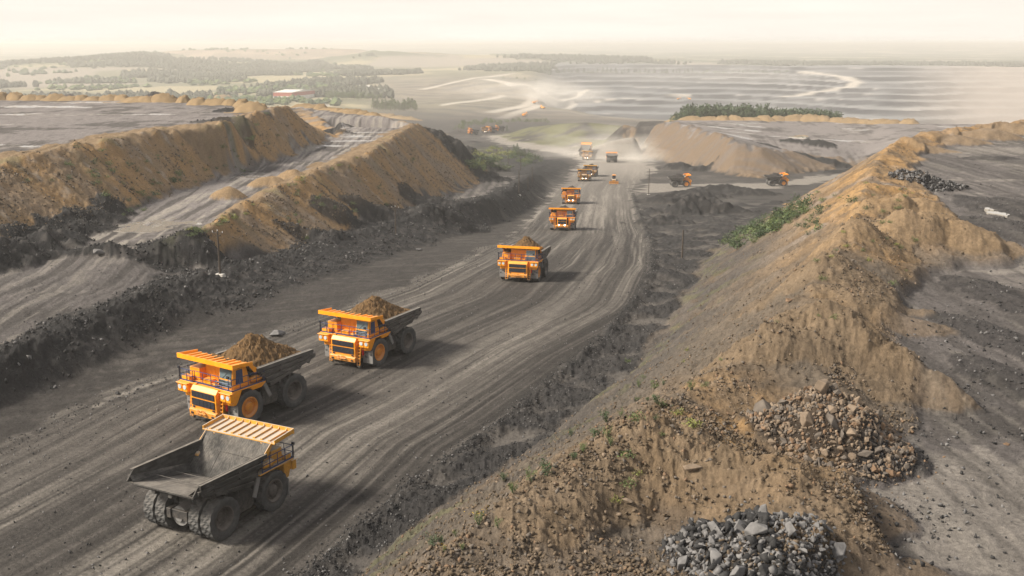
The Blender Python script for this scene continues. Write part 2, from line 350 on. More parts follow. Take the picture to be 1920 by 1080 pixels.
def ground_at(px, py, start=20.):
    d = D(px, py); t = start; st = .5
    while t < 20000:
        if CAMH + d[2] * t < height(d[0] * t, d[1] * t): break
        t += max(.3, t * .003)
    lo, hi = t - max(.3, t * .003), t
    for _ in range(20):
        m = (lo + hi) / 2
        if CAMH + d[2] * m < height(d[0] * m, d[1] * m): hi = m
        else: lo = m
    return Vector((d[0] * hi, d[1] * hi, height(d[0] * hi, d[1] * hi)))

DARK = np.zeros(X.shape, np.float32); TAN = np.zeros(X.shape, np.float32)
def heap(px, py, z, rx_, ry_, h, dark=0, tan=0, rot=0, fn=Zp, rough=.35):
    global H
    cx, cy = (px, py) if fn is None else fn(px, py, z)[:2]
    i = np.where((np.abs(X - cx) < 2.2 * max(rx_, ry_)) & (np.abs(Y - cy) < 2.2 * max(rx_, ry_)))
    if len(i[0]) == 0: return
    x = X[i] - cx; y = Y[i] - cy; c, s = math.cos(rot), math.sin(rot)
    q = np.hypot((x * c + y * s) / rx_, (-x * s + y * c) / ry_) * (1 + (.04 + .07 * dark) * n_mid[i] + .25 * hb2[i])
    k = np.clip(1 - q, 0, 1); k = k * (2 - k) * .55 + k * .45
    H[i] += h * k * (1 + rough * (.15 + .85 * dark) * lump[i]) + (.02 + .05 * dark) * n_clod[i] * (k > 0)
    H[i] += (1 - dark) * (k > 0) * (.035 * grit[i] + .16 * np.minimum(k * 2, 1) * h / 3 * hr[i])
    DARK[i] = np.maximum(DARK[i], dark * sm(0.02, .15, k)); TAN[i] = np.maximum(TAN[i], tan * sm(0.02, .15, k))
# black heaps left of the flat, at the foot of bund 1, along the bench
heap(340,472,3,8,5,1.1,1,rough=.05); heap(388,470,3,7,5,1.2,1,rough=.05); heap(300,486,3,6,2.6,.9,1); heap(230,484,3,8,1.6,.8,1); heap(180,484,3,6,1.6,.8,1)
for px, py, a, b, h in [(-60,505,9,5,2.2),(20,486,9,5,2.4),(90,462,8,5,2.2),(150,442,7,4,1.8),(190,425,6,3.4,1.6),(215,412,4.5,3,1.3)]: heap(px, py, 3.4, a, b, h, 1, rot=1.0)
heap(622,238,4.2,8,5,2,1); heap(640,252,4.,5,3,1.2,.8); heap(440,212,14,6,4,1.6,1); heap(420,230,14,9,5,1.,.8); heap(296,190,14.3,8,5,3,.8); heap(130,184,14.3,6,4,1.4,.6)
for px, py, a, b, h in [(590,455,8,4,1.8),(640,430,8,4,2.),(690,415,8,4,2.2),(730,412,6,4,1.6),(800,385,12,6,2.5),(840,400,14,7,2.),(770,400,8,4,1.5)]: heap(px, py, .2, a, b, h, .9, fn=Lp, rot=.9)
for px, py, a, b, h in [(862,300,16,18,9),(880,315,16,18,8),(845,330,12,14,5),(898,330,12,12,4)]: heap(px, py, 2, a, b, h, 1, fn=Lp)
for px, py, a, b, h in [(430,372,3.6,2.6,2.2),(500,350,4.5,3.,2.),(540,338,4,3,1.6)]: heap(px, py, 4, a, b, h, 0, 1)
for px, py, a, b, h in [(1440,284,8,6,1.2),(1487,279,9,6,1.8),(1535,280,11,7,3),(1510,292,9,6,1.6),(1565,292,11,8,2),(1588,304,12,8,2)]: heap(px, py, -26, a, b, h, 1)
for px, py, a, b, h in [(1270,318,10,6,4),(1310,322,9,5,3.),(1350,360,14,8,3),(1300,370,14,8,3),(1400,365,14,8,2.6),(1250,380,12,7,3),(1290,400,14,8,3),(1240,420,9,6,2),(1340,400,14,8,2.6)]: heap(px, py, 0, a, b, h, .9, fn=Rp)
# long spoil spurs on the right bench
for px, py, a, b, h, r in [(1500,700,7,3.2,2.,.2),(1590,700,9,2.6,2.2,-.6),(1640,720,6,3.4,1.6,-.3),(1420,930,8,3.6,1.8,-.4),(1480,1000,7,3.4,1.6,-.7),(1110,960,7,2.6,1.6,.9),(1240,890,5,2.4,1.3,.7),(1560,560,7,4,1.8,-.5),(1640,600,6,3,1.6,-.4)]:
    heap(px, py, 12.6, a, b, h * .68, 0, .4, r)
for px, py, a, b, h in [(1800,478,7,4,3.),(1730,440,5,4,2.6),(1650,445,4,3,2.2),(1610,500,5,4,2.2),(1690,480,5,4,1.8),(1850,262,9,5,3.4),(1790,270,8,5,2.6),(1740,285,6,4,1.6),(1900,250,9,5,3.4)]: heap(px, py, 12.2, a, b, h * .7, 0, .7)
for px, py, a, b, h in [(1885,560,3.4,9,.5),(1875,640,2.6,8,.5),(1905,720,2.4,7,.4),(1890,440,6,9,.9),(1905,395,7,10,.8),(1850,300,7,3,.5)]: heap(px, py, 11.9, a, b, h, .6, rot=.2)
PILE = {}
for nm, (px, py, a, b, h, r) in {'tan': (1552,822,4.3,3.3,2.5,-.55), 'grey': (1420,1096,3.6,3.3,2.0,-.6), 'far': (1738,345,5.5,3.2,1.4,0)}.items():
    cx, cy, _ = ground_at(px, py); PILE[nm] = (cx, cy, a, b, h, r); heap(cx, cy, 0, a, b, h, .8, 0, r, fn=None, rough=.1)

# far country: pit benches and gentle relief
farm = sm(1250, 1700, RR)
pit = farm * sm(-40, 60, (-52 - H) * 4) * sm(.02, .08, TH)
wn = fbm(1000, 3, 601, lod=False) * 110 + 75 * fbm(320, 4, 603, X, Y * .6, lod=False)
pr = (RR - 2080 - 420 * np.clip((TH - .30) / .2, 0, 1) + wn + 500 * np.clip(.06 - TH, 0, 1) / .06 + 380 * sm(.20, .38, TH)) / 150.
kk = np.clip(np.floor(pr), 0, 9); fq = np.clip(pr - kk, 0, 1)
ter = -120 + 8.2 * (kk + sm(.42, .80, fq)) + 1.6 * fbm(120, 2, 605, lod=False)
ter = np.where(pr > 9.9, np.maximum(ter, -40.), ter)
pit = farm * sm(.015, .05, TH) * sm(1750, 2080, RR) * sm(3760, 3560, RR + wn)
H = np.where(pit > 0, H + (ter - H) * pit, H) + farm * (1 - pit) * 2.0 * fbm(500, 4, 611) * (RR < 12000)
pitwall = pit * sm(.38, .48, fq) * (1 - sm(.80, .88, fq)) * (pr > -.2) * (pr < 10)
H = H + sm(7000, 15000, RR) * 9 * np.clip(fbm(4500, 3, 621), -1, 1)
forest = farm * (RR > 1300) * sm(.02, .16, fbm(520, 4, 641) + .25 * sm(2000, 5000, RR) - .1)
forest = forest * (1 - pit) * (TH < .5)
mesam = sm(-50, -30, H) * sm(4500, 4900, RR) * (RR < 6900) * (TH < -.02)
forest = forest * (1 - mesam) * (1 - sm(-.15, -.10, TH) * sm(3300, 2700, RR))
H = H + forest * (RR > 3500) * (5 + 3 * np.clip(fbm(60, 2, 651, lod=False), -1, 1))

# ------------------------------------------------------------------ what the ground is made of (base colours only)
_sr = np.gradient(blur(H, 3), axis=0) / np.gradient(RR, axis=0); _st = np.gradient(blur(H, 3), axis=1) / (np.gradient(TH, axis=1) * RR)
LEVEL = sm(.30, .14, np.hypot(_sr, _st)).astype(np.float32)
def col(r, gg, b): return np.array([r, gg, b], np.float32)
G_DARK, G_COAL, G_ROAD, G_PALE = col(.048,.0435,.0405), col(.018,.0175,.018), col(.090,.081,.073), col(.27,.245,.215)
G_TAN, G_OCH, G_BRN, G_GREY, G_GRASS = col(.205,.142,.082), col(.25,.150,.062), col(.125,.088,.056), col(.140,.126,.121), col(.105,.105,.050)
COL = np.empty(X.shape + (3,), np.float32)
def mixc(c, m):
    global COL
    COL += (c - COL) * np.clip(m, 0, 1)[..., None]
p1 = fbm(26, 4, 701); p2 = fbm(6, 4, 711); p3 = fbm(1.7, 3, 721); p4 = fbm(70, 3, 731)
COL[:] = G_DARK
mixc(G_ROAD, near * sm(-.1, .5, p1 + .4 * p2) * .6)
mixc(G_COAL, near * sm(.0, .5, p2 + .5 * p3) * .6)
# embankment soil
mixc(G_TAN, soil)
strk = fbm(3.2, 4, 741, al, ac * .12); strk2 = fbm(12, 3, 751, al, ac * .3)
bund = np.clip(M['b1'] + M['b2'], 0, 1)
mixc(G_BRN, soil * sm(-.15, .5, strk * (1 - .6 * bund) + .5 * bund * p3) * (.7 - .2 * bund))
mixc(G_OCH, soil * sm(.0, .5, strk2 * (1 - .5 * bund) + .4 * p2 + .25 * bund) * .65)
mixc(G_GREY * 1.15, soil * sm(.1, .6, -strk2 + .5 * p1) * (.6 - .4 * bund))
mixc(G_PALE, soil * sm(.35, .8, strk * .6 + p3 * .6) * .4)
G_SPOIL = col(.130,.105,.082)
nr = sm(130, 85, Y) * (X > -10)
mixc(G_SPOIL, np.clip(M['slope3'] + hum, 0, 1) * nr * sm(-.6, .2, -strk2 + .3 * p1) * .9)
cz = np.full(X.shape, 1e3, np.float32); ci = np.where(RR < 500); cz[ci] = dist_line(BR['crest3'], X[ci], Y[ci])
mixc(G_SPOIL * .95, np.clip(M['slope3'], 0, 1) * sm(1.5, 9, cz) * sm(260, 120, Y) * .7)
mixc(G_TAN * 1.1, np.exp(-(cz / 1.6) ** 2) * sm(-.2, .4, p2) * .6 * (RR < 300))
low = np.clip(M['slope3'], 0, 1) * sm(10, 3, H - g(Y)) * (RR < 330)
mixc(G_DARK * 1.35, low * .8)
mixc(G_BRN * .85 + G_GREY * .12, M['face4'] * .95); mixc(G_GREY * .8, M['face4'] * sm(.0, .5, strk) * .5)
mixc(G_DARK * 1.2, M['b1'] * sm(160, 120, Y) * .3)
mixc(G_OCH, hum * sm(-.1, .5, hb2 + p1 * .5) * (.5 - .3 * nr)); mixc(G_BRN * .75, np.clip(hum + M['slope3'], 0, 1) * sm(-.05, .45, fbm(4, 4, 961)) * .6); mixc(G_SPOIL * .62, np.clip(hum + M['slope3'], 0, 1) * sm(.15, .6, fbm(2.2, 4, 965)) * .55)
mixc(G_GREY, hum * sm(.1, .55, p1 - .3 * hb) * .55)
mixc(G_TAN * .9, (M['b2in'] + M['b1top'] + M['rim2']) * .8)
mixc(G_OCH * 1.1, np.exp(-(cz / 5.) ** 2) * sm(-.3, .3, p2 + .5 * p3) * .55 * sm(50, 75, Y) * (RR < 400))
mixc(col(.088,.074,.060), nr * np.clip(M['slope3'] + hum, 0, 1) * sm(-.8, .1, p1 + .4 * p2) * .84)
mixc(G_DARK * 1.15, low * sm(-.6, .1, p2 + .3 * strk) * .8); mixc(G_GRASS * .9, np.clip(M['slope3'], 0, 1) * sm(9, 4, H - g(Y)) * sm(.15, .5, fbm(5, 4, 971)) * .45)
# benches
for k, f in (('bench1', 1.), ('bench2', 1.), ('bench3', 1.), ('bench4', 1.05), ('floorL', .95)):
    mixc(G_GREY * f * (.66 if k in ('bench3', 'floorL') else 1.08), M[k])
    mixc(G_DARK, M[k] * sm(.0, .5, p1 * .7 + p2 * .5 + .35 * fur) * .75)
WET = np.zeros(X.shape, np.float32)
bx = fbm(14, 4, 761, X * .35, Y * .9)
pal = LEVEL * (1 - soil) * (M['bench1'] + M['bench3'] + M['bench4'] + .8 * M['bench2'] + .6 * M['floorL']) * sm(.28, .55, bx + .25 * p3)
mixc(G_PALE * .85, pal * .45)
trk = sm(.1, .55, fur + .3 * p2)
mixc(G_PALE * .8, (M['bench2'] * .9 + M['floorL'] * .42 + M['bench3'] * .3) * trk)
mixc(G_DARK * .8, (M['bench2'] + M['floorL'] + .7 * M['bench3']) * sm(.05, .45, -fur + .2 * p3) * .7)
pud = LEVEL * (1 - soil) * (M['bench1'] + M['bench4'] + .9 * M['bench2'] + .0 * M['bench3']) * sm(.50, .56, bx + .12 * p2)
# road: pale dust, dark damp lanes
mixc(G_ROAD, R_)
sc_ = .45 * X + .89 * Y                                            # distance travelled along the road
lane = perlin(rx / 4.2 + .25 * fbm(60, 2, 771), sc_ / 220, 773)
fine = perlin(rx / .9 + .2 * p2, sc_ / 80, 775) + .6 * perlin(rx / .34, sc_ / 40, 777)
fin3 = perlin((rx + .055 * sc_) / .7, sc_ / 70, 785) + perlin((rx - .045 * sc_) / .6, sc_ / 70, 787)
fin2 = .45 * fin3 + perlin(rx / .5, sc_ / 120, 779) + .7 * perlin(rx / .22, sc_ / 70, 781)
mixc(G_DARK * .72, R_ * sm(-.25, .5, lane * .8 + .34 * fine + .42 * fin2 + .28 * p1 + .06) * .84)
mixc(G_PALE * .72, R_ * sm(.0, .7, -lane * .8 + .34 * fine - .42 * fin2 + .3 * p1 - .06) * .78)
rng = np.random.RandomState(17)
for k in range(15):                                                # wheel tracks, in pairs
    c0 = rng.uniform(.06, .94); dk = rng.rand() < .6; wv = perlin(sc_ / 90, sc_ * 0 + k * 3.7, 900 + k) * 1.6; br = sm(-.35, .25, perlin(sc_ / 38, sc_ * 0 + k * 1.3, 940 + k))
    for side in (-2.55, 2.55):
        q = (U - c0) * WID + side + wv; tr = np.exp(-(q / .48) ** 4) * (.35 + .65 * br) * R_ * sm(420, 260, RR)
        lug = .7 + .3 * np.sin(sc_ * 2 * math.pi / .62 + np.sign(q) * 1.2) * sm(120, 70, RR)
        mixc(G_DARK * .62 if dk else G_PALE * .72, tr * lug * (.6 if dk else .35)); H = H - .025 * tr * lug * (1 if dk else .3)
mixc(G_DARK * .55, R_ * sm(.72, .90, U) * sm(-.5, .3, fine + .4 * fin2) * .75)
mixc(G_PALE * .95, R_ * np.exp(-((U - .05) / .02) ** 2) * sm(.0, .4, p1 + .4 * p3) * .5 * (RR > 60))
mixc(G_PALE * .8, R_ * sm(250, 420, RR) * .35)
mixc(G_PALE * .72, M['side'] * .9)
mixc(G_PALE, R_ * sm(470, 600, RR) * .6)  # sunlit look of the road past the bend, put into its colour
vst = perlin((X * .87 + Y * .5) / 60, (Y * .87 - X * .5) / 1.6, 951)
mixc(G_DARK * .72, M['verge'] * (1 - R_) * sm(-.6, .1, vst + .4 * p2) * .95); mixc(G_ROAD * .8, M['verge'] * (1 - R_) * sm(.25, .7, vst + .4 * p3) * .6)
# coal-black berm
mixc(G_COAL * 1.15, blk * .93)
mixc(G_DARK * 1.3, blk * sm(.1, .6, p3 + .4 * p2) * .55)
mixc(G_COAL, wall * .8); mixc(G_COAL, wr * .75)
dfl = np.clip(M['berm'], 0, 1) * 0
mixc(G_COAL * 1.3, churn * .75); mixc(G_ROAD * 1.1, M['ditch'] * (1 - churn) * .6)
mixc(G_COAL, DARK); mixc(G_TAN * .95, TAN)
mixc(G_DARK * 1.6, DARK * sm(.2, .6, p3 + .5 * p2) * .5)
# grass
gm = M['knoll'] * sm(-.5, .2, p1 + .3 * p2)
mixc(G_GRASS, gm * .85)
gl_m = sm(470, 540, RR) * sm(900, 700, RR) * sm(-.13, -.09, TH) * sm(.0, -.03, TH) * sm(-.1, .3, p1) * (1 - soil) * (1 - flat)
mixc(G_GRASS, gl_m * .8)
cr = np.exp(-(d2 / 3.5) ** 2) * sm(.3, .6, fbm(9, 3, 781)) * (1 - flat)
mixc(G_GRASS, cr * .4)
# far country
F_FIELD, F_MEAD, F_EARTH = col(.27,.235,.15), col(.135,.130,.085), col(.22,.19,.155)
fc = np.empty_like(COL); fc[:] = F_MEAD
pf = fbm(900, 4, 801, lod=False); pf2 = fbm(260, 4, 811, lod=False)
fm = lambda c, m: fc.__iadd__((c - fc) * np.clip(m, 0, 1)[..., None])
fm(F_FIELD, sm(.0, .2, pf2 + .4 * pf)); fm(F_EARTH, sm(.25, .4, -pf))
fm(col(.075, .085, .05), forest)
fm(F_EARTH * .8, sm(1200, 1260, RR) * sm(3000, 2500, RR) * sm(-.15, -.11, TH) * (1 - pit) * (.55 + .35 * sm(-.2, .2, pf2)))
fm(col(.06,.06,.062), sm(1200, 1260, RR) * sm(3000, 2500, RR) * sm(-.13, -.09, TH) * (1 - pit) * sm(.25, .4, np.abs(np.mod(RR / 90. + 1.2 * pf2 + .8 * pf, 1) - .5)) * .6)
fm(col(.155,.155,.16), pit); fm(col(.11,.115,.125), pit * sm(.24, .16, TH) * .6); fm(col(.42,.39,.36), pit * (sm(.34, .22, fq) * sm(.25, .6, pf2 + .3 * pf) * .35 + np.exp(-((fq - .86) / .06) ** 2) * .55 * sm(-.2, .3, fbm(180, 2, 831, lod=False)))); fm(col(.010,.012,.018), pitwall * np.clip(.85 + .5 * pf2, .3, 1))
fm(col(.34,.29,.25), pit * sm(.33, .42, TH) * .75)
for pts, wd in (([(1505,134),(1560,141),(1612,154),(1590,164),(1530,172),(1470,181)], 16), ([(790,168),(840,157),(890,146),(960,138)], 9), ([(905,148),(960,160),(1010,172),(1042,186),(985,198),(920,211)], 10),
                ([(830,197),(890,189),(945,179)], 7), ([(1042,186),(1100,170)], 8), ([(940,222),(990,205),(1078,193)], 9), ([(620,186),(600,192),(612,198)], 8), ([(1120,190),(1180,184),(1290,178)], 9)):
    L_ = [ground_at(px, py, 1200.) for px, py in pts]; fi_ = np.where((RR > 1250) & (RR < 6000)); dd_ = dist_line([tuple(v) for v in L_], X[fi_], Y[fi_]); mm_ = np.zeros(X.shape, np.float32); mm_[fi_] = np.exp(-(dd_ / wd) ** 4)
    fm(col(.42,.38,.33), mm_ * .9)
fm(col(.20,.15,.11), mesam * .9); fm(col(.34,.26,.19), mesam * sm(.1, .3, fbm(160, 3, 821, lod=False)) * sm(0, -10, H) * .7)
COL += (fc - COL) * farm[..., None]
WET = np.clip(pud, 0, 1)
mixc(col(.20,.18,.165), WET * .6)
# grain
gr = 1 + .16 * p3 + .12 * n_clod * near
COL = np.clip(COL * gr[..., None], .008, .8)

# ------------------------------------------------------------------ materials
def nodes(name):
    m = bpy.data.materials.new(name); m.use_nodes = True; n = m.node_tree
    return m, n, n.nodes['Principled BSDF']
def terrain_material():
    m, n, b = nodes('earth')
    at = n.nodes.new('ShaderNodeAttribute'); at.attribute_name = 'Col'
    wt = n.nodes.new('ShaderNodeAttribute'); wt.attribute_name = 'Wet'
    t = n.nodes.new('ShaderNodeTexCoord')
    n1 = n.nodes.new('ShaderNodeTexNoise'); n1.inputs['Scale'].default_value = 3.4; n1.inputs['Detail'].default_value = 9; n1.inputs['Roughness'].default_value = .82
    n2 = n.nodes.new('ShaderNodeTexVoronoi'); n2.inputs['Scale'].default_value = 3.2
    n.links.new(t.outputs['Object'], n1.inputs['Vector']); n.links.new(t.outputs['Object'], n2.inputs['Vector'])
    mr = n.nodes.new('ShaderNodeMapRange'); mr.inputs['From Min'].default_value = .3; mr.inputs['From Max'].default_value = .7
    mr.inputs['To Min'].default_value = .52; mr.inputs['To Max'].default_value = 1.48
    n.links.new(n1.outputs['Fac'], mr.inputs['Value'])
    mu = n.nodes.new('ShaderNodeVectorMath'); mu.operation = 'SCALE'
    n.links.new(at.outputs['Color'], mu.inputs[0]); n.links.new(mr.outputs[0], mu.inputs['Scale'])
    n.links.new(mu.outputs[0], b.inputs['Base Color'])
    ro = n.nodes.new('ShaderNodeMapRange'); ro.inputs['To Min'].default_value = .95; ro.inputs['To Max'].default_value = .12
    n.links.new(wt.outputs['Fac'], ro.inputs['Value']); n.links.new(ro.outputs[0], b.inputs['Roughness'])
    sp = n.nodes.new('ShaderNodeMapRange'); sp.inputs['To Min'].default_value = .15; sp.inputs['To Max'].default_value = .6
    n.links.new(wt.outputs['Fac'], sp.inputs['Value']); n.links.new(sp.outputs[0], b.inputs['Specular IOR Level'])
    bp = n.nodes.new('ShaderNodeBump'); bp.inputs['Distance'].default_value = .2
    bs = n.nodes.new('ShaderNodeMapRange'); bs.inputs['To Min'].default_value = 1.; bs.inputs['To Max'].default_value = .02
    n.links.new(wt.outputs['Fac'], bs.inputs['Value']); n.links.new(bs.outputs[0], bp.inputs['Strength'])
    n.links.new(n1.outputs['Fac'], bp.inputs['Height']); n.links.new(bp.outputs[0], b.inputs['Normal'])
    return m
EARTH = terrain_material()

def simple(name, c, rough=.6, metal=0., var=.25, scale=1.5, dust=None, dustamt=.0, bump=0., spec=.4, emit=None, mud=0., streak=0., dw=.34, dlo=.5, dhi=.85):
    m, n, b = nodes(name)
    t = n.nodes.new('ShaderNodeTexCoord')
    a = n.nodes.new('ShaderNodeTexNoise'); a.inputs['Scale'].default_value = scale; a.inputs['Detail'].default_value = 7; a.inputs['Roughness'].default_value = .65
    n.links.new(t.outputs['Object'], a.inputs['Vector'])
    mr = n.nodes.new('ShaderNodeMapRange'); mr.inputs['From Min'].default_value = .3; mr.inputs['From Max'].default_value = .7
    mr.inputs['To Min'].default_value = 1 - var; mr.inputs['To Max'].default_value = 1 + var
    n.links.new(a.outputs['Fac'], mr.inputs['Value'])
    mu = n.nodes.new('ShaderNodeVectorMath'); mu.operation = 'SCALE'; mu.inputs[0].default_value = c
    n.links.new(mr.outputs[0], mu.inputs['Scale']); last = mu.outputs[0]
    if dust:
        a2 = n.nodes.new('ShaderNodeTexNoise'); a2.inputs['Scale'].default_value = scale * .55; a2.inputs['Detail'].default_value = 9; a2.inputs['Roughness'].default_value = .75
        n.links.new(t.outputs['Object'], a2.inputs['Vector'])
        geo = n.nodes.new('ShaderNodeNewGeometry'); sx = n.nodes.new('ShaderNodeSeparateXYZ'); n.links.new(geo.outputs['Normal'], sx.inputs[0])
        ad = n.nodes.new('ShaderNodeMath'); ad.operation = 'MULTIPLY_ADD'; ad.inputs[1].default_value = dw      # dust settles on upward faces
        n.links.new(sx.outputs['Z'], ad.inputs[0]); n.links.new(a2.outputs['Fac'], ad.inputs[2])
        r2 = n.nodes.new('ShaderNodeMapRange'); r2.inputs['From Min'].default_value = dlo; r2.inputs['From Max'].default_value = dhi; r2.inputs['To Max'].default_value = dustamt
        n.links.new(ad.outputs[0], r2.inputs['Value'])
        mxn = n.nodes.new('ShaderNodeMixRGB'); mxn.inputs['Color2'].default_value = (*dust, 1)
        n.links.new(r2.outputs[0], mxn.inputs['Fac']); n.links.new(last, mxn.inputs['Color1']); last = mxn.outputs[0]
    if streak:                            # long scrapes where rock slides out
        mp_ = n.nodes.new('ShaderNodeMapping'); mp_.inputs['Scale'].default_value = (.35, 5., 2.); n.links.new(t.outputs['Object'], mp_.inputs['Vector'])
        a3 = n.nodes.new('ShaderNodeTexNoise'); a3.inputs['Scale'].default_value = 2.4; a3.inputs['Detail'].default_value = 6; n.links.new(mp_.outputs[0], a3.inputs['Vector'])
        r3 = n.nodes.new('ShaderNodeMapRange'); r3.inputs['From Min'].default_value = .35; r3.inputs['From Max'].default_value = .65; r3.inputs['To Min'].default_value = 1 - streak; r3.inputs['To Max'].default_value = 1 + streak; n.links.new(a3.outputs['Fac'], r3.inputs['Value'])
        m3 = n.nodes.new('ShaderNodeVectorMath'); m3.operation = 'SCALE'; n.links.new(last, m3.inputs[0]); n.links.new(r3.outputs[0], m3.inputs['Scale']); last = m3.outputs[0]
    if mud:                               # splashed mud, thickest low down on the machine
        sz_ = n.nodes.new('ShaderNodeSeparateXYZ'); n.links.new(t.outputs['Object'], sz_.inputs[0])
        a4 = n.nodes.new('ShaderNodeTexNoise'); a4.inputs['Scale'].default_value = 3.5; a4.inputs['Detail'].default_value = 8; a4.inputs['Roughness'].default_value = .7; n.links.new(t.outputs['Object'], a4.inputs['Vector'])
        r4 = n.nodes.new('ShaderNodeMapRange'); r4.inputs['From Min'].default_value = 3.2; r4.inputs['From Max'].default_value = .5; r4.inputs['To Min'].default_value = -.12; r4.inputs['To Max'].default_value = .28; n.links.new(sz_.outputs['Z'], r4.inputs['Value'])
        d4 = n.nodes.new('ShaderNodeMath'); d4.operation = 'ADD'; n.links.new(a4.outputs['Fac'], d4.inputs[0]); n.links.new(r4.outputs[0], d4.inputs[1])
        q4 = n.nodes.new('ShaderNodeMapRange'); q4.inputs['From Min'].default_value = .55; q4.inputs['From Max'].default_value = .8; q4.inputs['To Max'].default_value = mud; n.links.new(d4.outputs[0], q4.inputs['Value'])
        m4 = n.nodes.new('ShaderNodeMixRGB'); m4.inputs['Color2'].default_value = (.17, .145, .115, 1); n.links.new(q4.outputs[0], m4.inputs['Fac']); n.links.new(last, m4.inputs['Color1']); last = m4.outputs[0]
    n.links.new(last, b.inputs['Base Color'])
    b.inputs['Roughness'].default_value = rough; b.inputs['Metallic'].default_value = metal; b.inputs['Specular IOR Level'].default_value = spec
    if bump:
        bp = n.nodes.new('ShaderNodeBump'); bp.inputs['Strength'].default_value = bump; bp.inputs['Distance'].default_value = .05
        n.links.new(a.outputs['Fac'], bp.inputs['Height']); n.links.new(bp.outputs[0], b.inputs['Normal'])
    if emit:
        b.inputs['Emission Color'].default_value = (*emit[:3], 1); b.inputs['Emission Strength'].default_value = emit[3]
    return m
DUST = (.27, .235, .195)
MT = dict(
    orange=simple('orange_paint', (.84, .312, .005), .42, dust=DUST, dustamt=.28, var=.16, mud=.6),
    worn=simple('worn_yellow_paint', (.56, .27, .03), .6, dust=(.38, .33, .27), dustamt=1., var=.25, scale=2., mud=.8),
    steel=simple('grey_body_steel', (.078, .073, .069), .5, dust=(.21, .19, .165), dw=.7, dlo=.86, dhi=1.25, dustamt=.85, var=.45, scale=.9, bump=.15, streak=.25),
    steelworn=simple('scoured_body_steel', (.050, .0475, .045), .8, spec=.15, dust=(.19, .17, .148), dw=.7, dlo=.93, dhi=1.25, dustamt=.85, var=.5, scale=.9, bump=.15, streak=.3),  # darker copy of the body steel; weaker sun on the headboard painted in
    dark=simple('dark_chassis_steel', (.04, .038, .038), .6, dust=DUST, dustamt=.3, mud=.5),
    flap=simple('grey_rubber_flap', (.17, .165, .16), .8, dust=DUST, dustamt=.4),
    tyre=simple('dusty_rubber', (.062, .062, .062), .85, dust=(.15, .135, .12), dustamt=.55, var=.25, scale=2.5, bump=.15),
    rim=simple('orange_rim', (.60, .22, .015), .6, dust=DUST, dustamt=.4),
    rimdark=simple('dusty_dark_rim', (.085, .075, .068), .65, dust=DUST, dustamt=.4),
    navy=simple('navy_rail_paint', (.035, .05, .12), .5),
    grille=simple('grille_black', (.018, .020, .028), .5, var=.3, scale=3),
    glass=simple('window_glass', (.10, .13, .14), .08, var=.35, scale=.9, spec=.8),
    lens=simple('lamp_lens', (.45, .52, .55), .12, var=.2, spec=.8),
    lit=simple('lit_lamp', (.9, .9, .9), .3, emit=(1, .97, .9, 6)),
    amber=simple('amber_lamp', (.85, .35, .02), .3),
    red=simple('red_paint', (.5, .02, .02), .4),
    white=simple('white_paint', (.72, .71, .68), .6, dust=DUST, dustamt=.4),
    wood=simple('creosoted_wood', (.055, .042, .032), .85, var=.4, scale=5),
    conc=simple('pale_concrete', (.38, .36, .33), .9, var=.2, scale=4, bump=.3),
    brick=simple('red_cladding', (.34, .085, .06), .7, var=.15, scale=.2),
    whitewall=simple('white_cladding', (.60, .58, .55), .7, var=.12, scale=.2),
    roofing=simple('pale_roofing', (.55, .53, .50), .6, var=.12, scale=.2),
    bark=simple('bark', (.09, .065, .045), .9),
    leafA=simple('leaf_mid', (.085, .115, .035), .7, var=.45, scale=.8),
    leafB=simple('leaf_dark', (.045, .070, .028), .7, var=.45, scale=.8),
    leafF=simple('leaf_dull', (.062, .066, .045), .8, var=.3, scale=.8),  # far leaves greyed, distance haze put into their colour
    leafC=simple('leaf_yellowish', (.16, .17, .04), .7, var=.4, scale=.8),
    flower=simple('yellow_petals', (.75, .48, .01), .6),
    soil=simple('clay_load', (.098, .059, .027), .95, var=.45, scale=2.4, bump=.6, spec=.15),
    coal=simple('coal_load', (.034, .031, .03), .9, var=.5, scale=2.4, bump=.6, spec=.2),
    ochre=simple('ochre_spoil', (.20, .142, .080), .95, var=.3, scale=.5, bump=.5, spec=.1),
    rockB=simple('brown_grey_rock', (.105, .089, .075), .9, var=.4, scale=2., bump=.3, spec=.2),
    rockT=simple('tan_rock', (.165, .126, .092), .9, var=.35, scale=2., bump=.3, spec=.2),
    rockG=simple('grey_rock', (.125, .121, .120), .9, var=.4, scale=2., bump=.3, spec=.2),
    rockO=simple('rusty_rock', (.150, .098, .062), .9, var=.35, scale=2., bump=.3, spec=.2),
    rockS=simple('soil_clod', (.105, .080, .056), .95, var=.4, scale=2., bump=.3, spec=.1),
    rockD=simple('black_rock', (.026, .0255, .026), .85, var=.45, scale=2., bump=.3, spec=.25),
)

